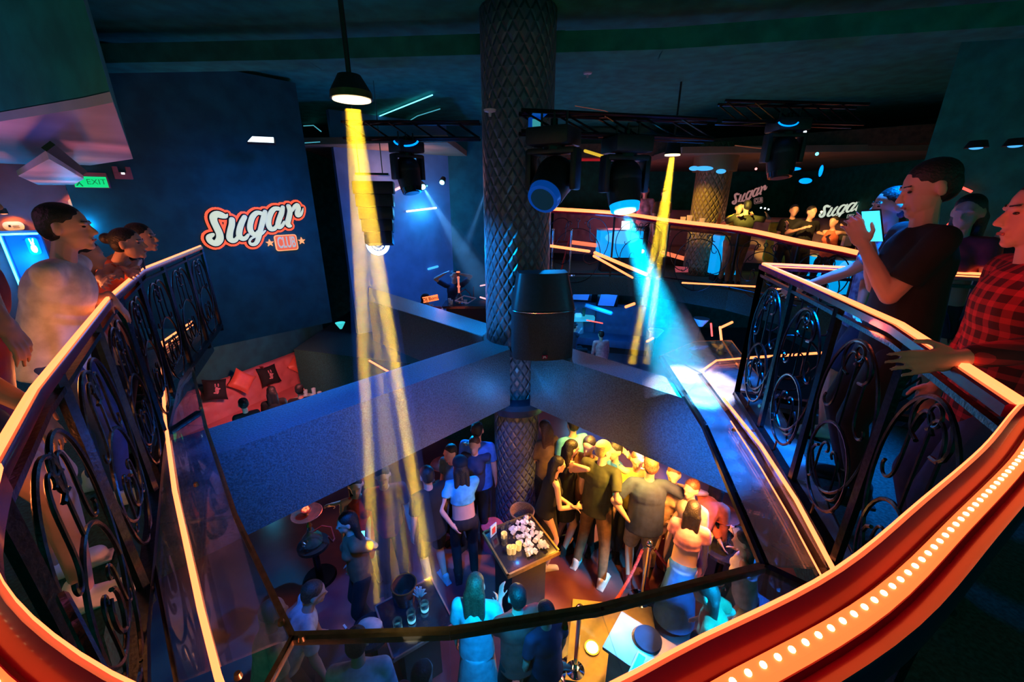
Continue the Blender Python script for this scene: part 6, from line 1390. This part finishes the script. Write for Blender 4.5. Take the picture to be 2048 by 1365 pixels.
# left passage
point(Pz(60, 480, 1.7) if False else wallpt(50, 520, .35), (.0, .35, 1), 16, .08); point(wallpt(186, 450, .3), (.0, .4, 1), 9, .06)
spot(Vector((-3.0, 3.3, 1.2)), Vector((-4.0, 3.6, 2.0)), PNK, 26, 130, .9, .1); spot(Vector((-3.4, 2.0, 1.0)), Vector((-3.2, 2.1, 2.0)), (.08, .12, 1), 22, 110, .9, .1)
spot(Vector((-4.4, 4.2, 1.2)), Vector((-4.6, 4.3, 2)), (1, .25, .15), 12, 120, .9, .1)
# added points standing in for the railing strips' orange spill on guests
point(Vector((-1.95, 1.45, .95)), ORG, 4.5, .06); point(Vector((-3.0, 2.45, 1.2)), (1, .22, .06), 10, .06); point(Vector((-1.65, .95, .75)), (1, .2, .05), 2.5, .06)
point(Vector((-2.7, 1.5, 1.7)), (.7, .12, .4), 5, .2)
point(Vector((1.52, 1.62, 1.10)), (1, .12, .06), 2.6, .06); point(Vector((1.5, 1.9, 1.75)), (1, .15, .25), 1.0, .08); point(Vector((1.42, 1.28, 1.5)), (1, .05, .04), 1.6, .06)
spot(Vector((1.3, 2.9, 2.6)), Vector((1.95, 2.2, .5)), (.05, .22, 1), 120, 40, .9, .1)
spot(Vector((-.6, 2.0, .4)), Vector((-2.1, 1.5, .5)), (.02, .2, 1), 36, 60, .9, .1)
spot(Vector((-.4, .9, -.3)), Vector((-1.5, 1.0, .3)), (.9, .22, .16), 70, 70, .9, .1)  # unseen spot added to light the legs behind the left railing
spot(Vector((.9, 1.5, -.3)), Pz(1420, 900, -.4), (0, .2, 1), 420, 40, .9, .05)  # unseen blue spot added for the right-hand beam's front face
# far balcony
spot(Vector((2.6, 8.2, 2.3)), Vector((p2.x, p2.y, 1.2)), YEL, 210, 34, .7, .06)
spot(Vector((3.2, 6.2, 2.4)), Py(1490, 430, 8.0), (1, .65, .1), 1500, 15, .6, .05)
spot(Vector((3.6, 5.6, 2.4)), Py(1640, 450, 7.4), (1, .48, .12), 900, 26, .8, .05)
point(Vector((2.6, 10.6, 1.3)), (1, .16, .2), 16, .2); point(Vector((5.6, 9.2, 1.3)), (1, .35, .12), 9, .2)
spot(Vector((4.5, 9.3, 1.9)), Vector((5, 10.2, 2.6)), (1, .45, .15), 24, 130, 1, .2); spot(Vector((-1.8, 8.6, 1.9)), Vector((-2.2, 9.3, 2.7)), (1, .4, .15), 22, 130, 1, .2)
for wl in (wl1, wl2): spot(wl + Vector((-.0, .0, -.02)), wl + Vector((.12, .12, -.5)), (.0, .25, 1), 9, 110, .9, .03)
point(Vector((3.6, 3.2, 1.7)), RED, 1.2, .05)
# blue spots aimed up at the two large moving heads
spot(Py(1190, 420, 3.6), Py(1110, 310, 3.7), BLU, 14, 50, .8, .05); spot(Py(1330, 420, 3.9), Py(1258, 320, 4.0), BLU, 8, 40, .8, .05)
# teal ambient added to lift the darks, no lamp behind it
w = bpy.data.worlds.new('teal_fill'); bpy.context.scene.world = w; w.use_nodes = True
w.node_tree.nodes['Background'].inputs[0].default_value = (.0, 1, .72, 1); w.node_tree.nodes['Background'].inputs[1].default_value = .17

# ================================================================ CAMERA
cd = bpy.data.cameras.new('camera'); cam = bpy.data.objects.new('camera', cd); C.objects.link(cam)
cam.location = CAM; cam.rotation_euler = (PI / 2 - PITCH, 0, 0); cd.sensor_fit = 'HORIZONTAL'; cd.sensor_width = 36; cd.lens = 36 * F / 2048; cd.clip_start = .01; cd.clip_end = 100
sc = bpy.context.scene; sc.camera = cam
sc.view_settings.view_transform = 'Standard'; sc.view_settings.look = 'None'; sc.view_settings.exposure = 0; sc.view_settings.gamma = 1
sc.cycles.use_denoising = True; sc.cycles.use_adaptive_sampling = True; sc.cycles.adaptive_threshold = .06; sc.cycles.max_bounces = 5; sc.cycles.diffuse_bounces = 2; sc.cycles.glossy_bounces = 2; sc.cycles.transparent_max_bounces = 12; sc.cycles.volume_bounces = 0
sc.cycles.sample_clamp_indirect = 4; sc.cycles.sample_clamp_direct = 0; sc.cycles.caustics_reflective = False
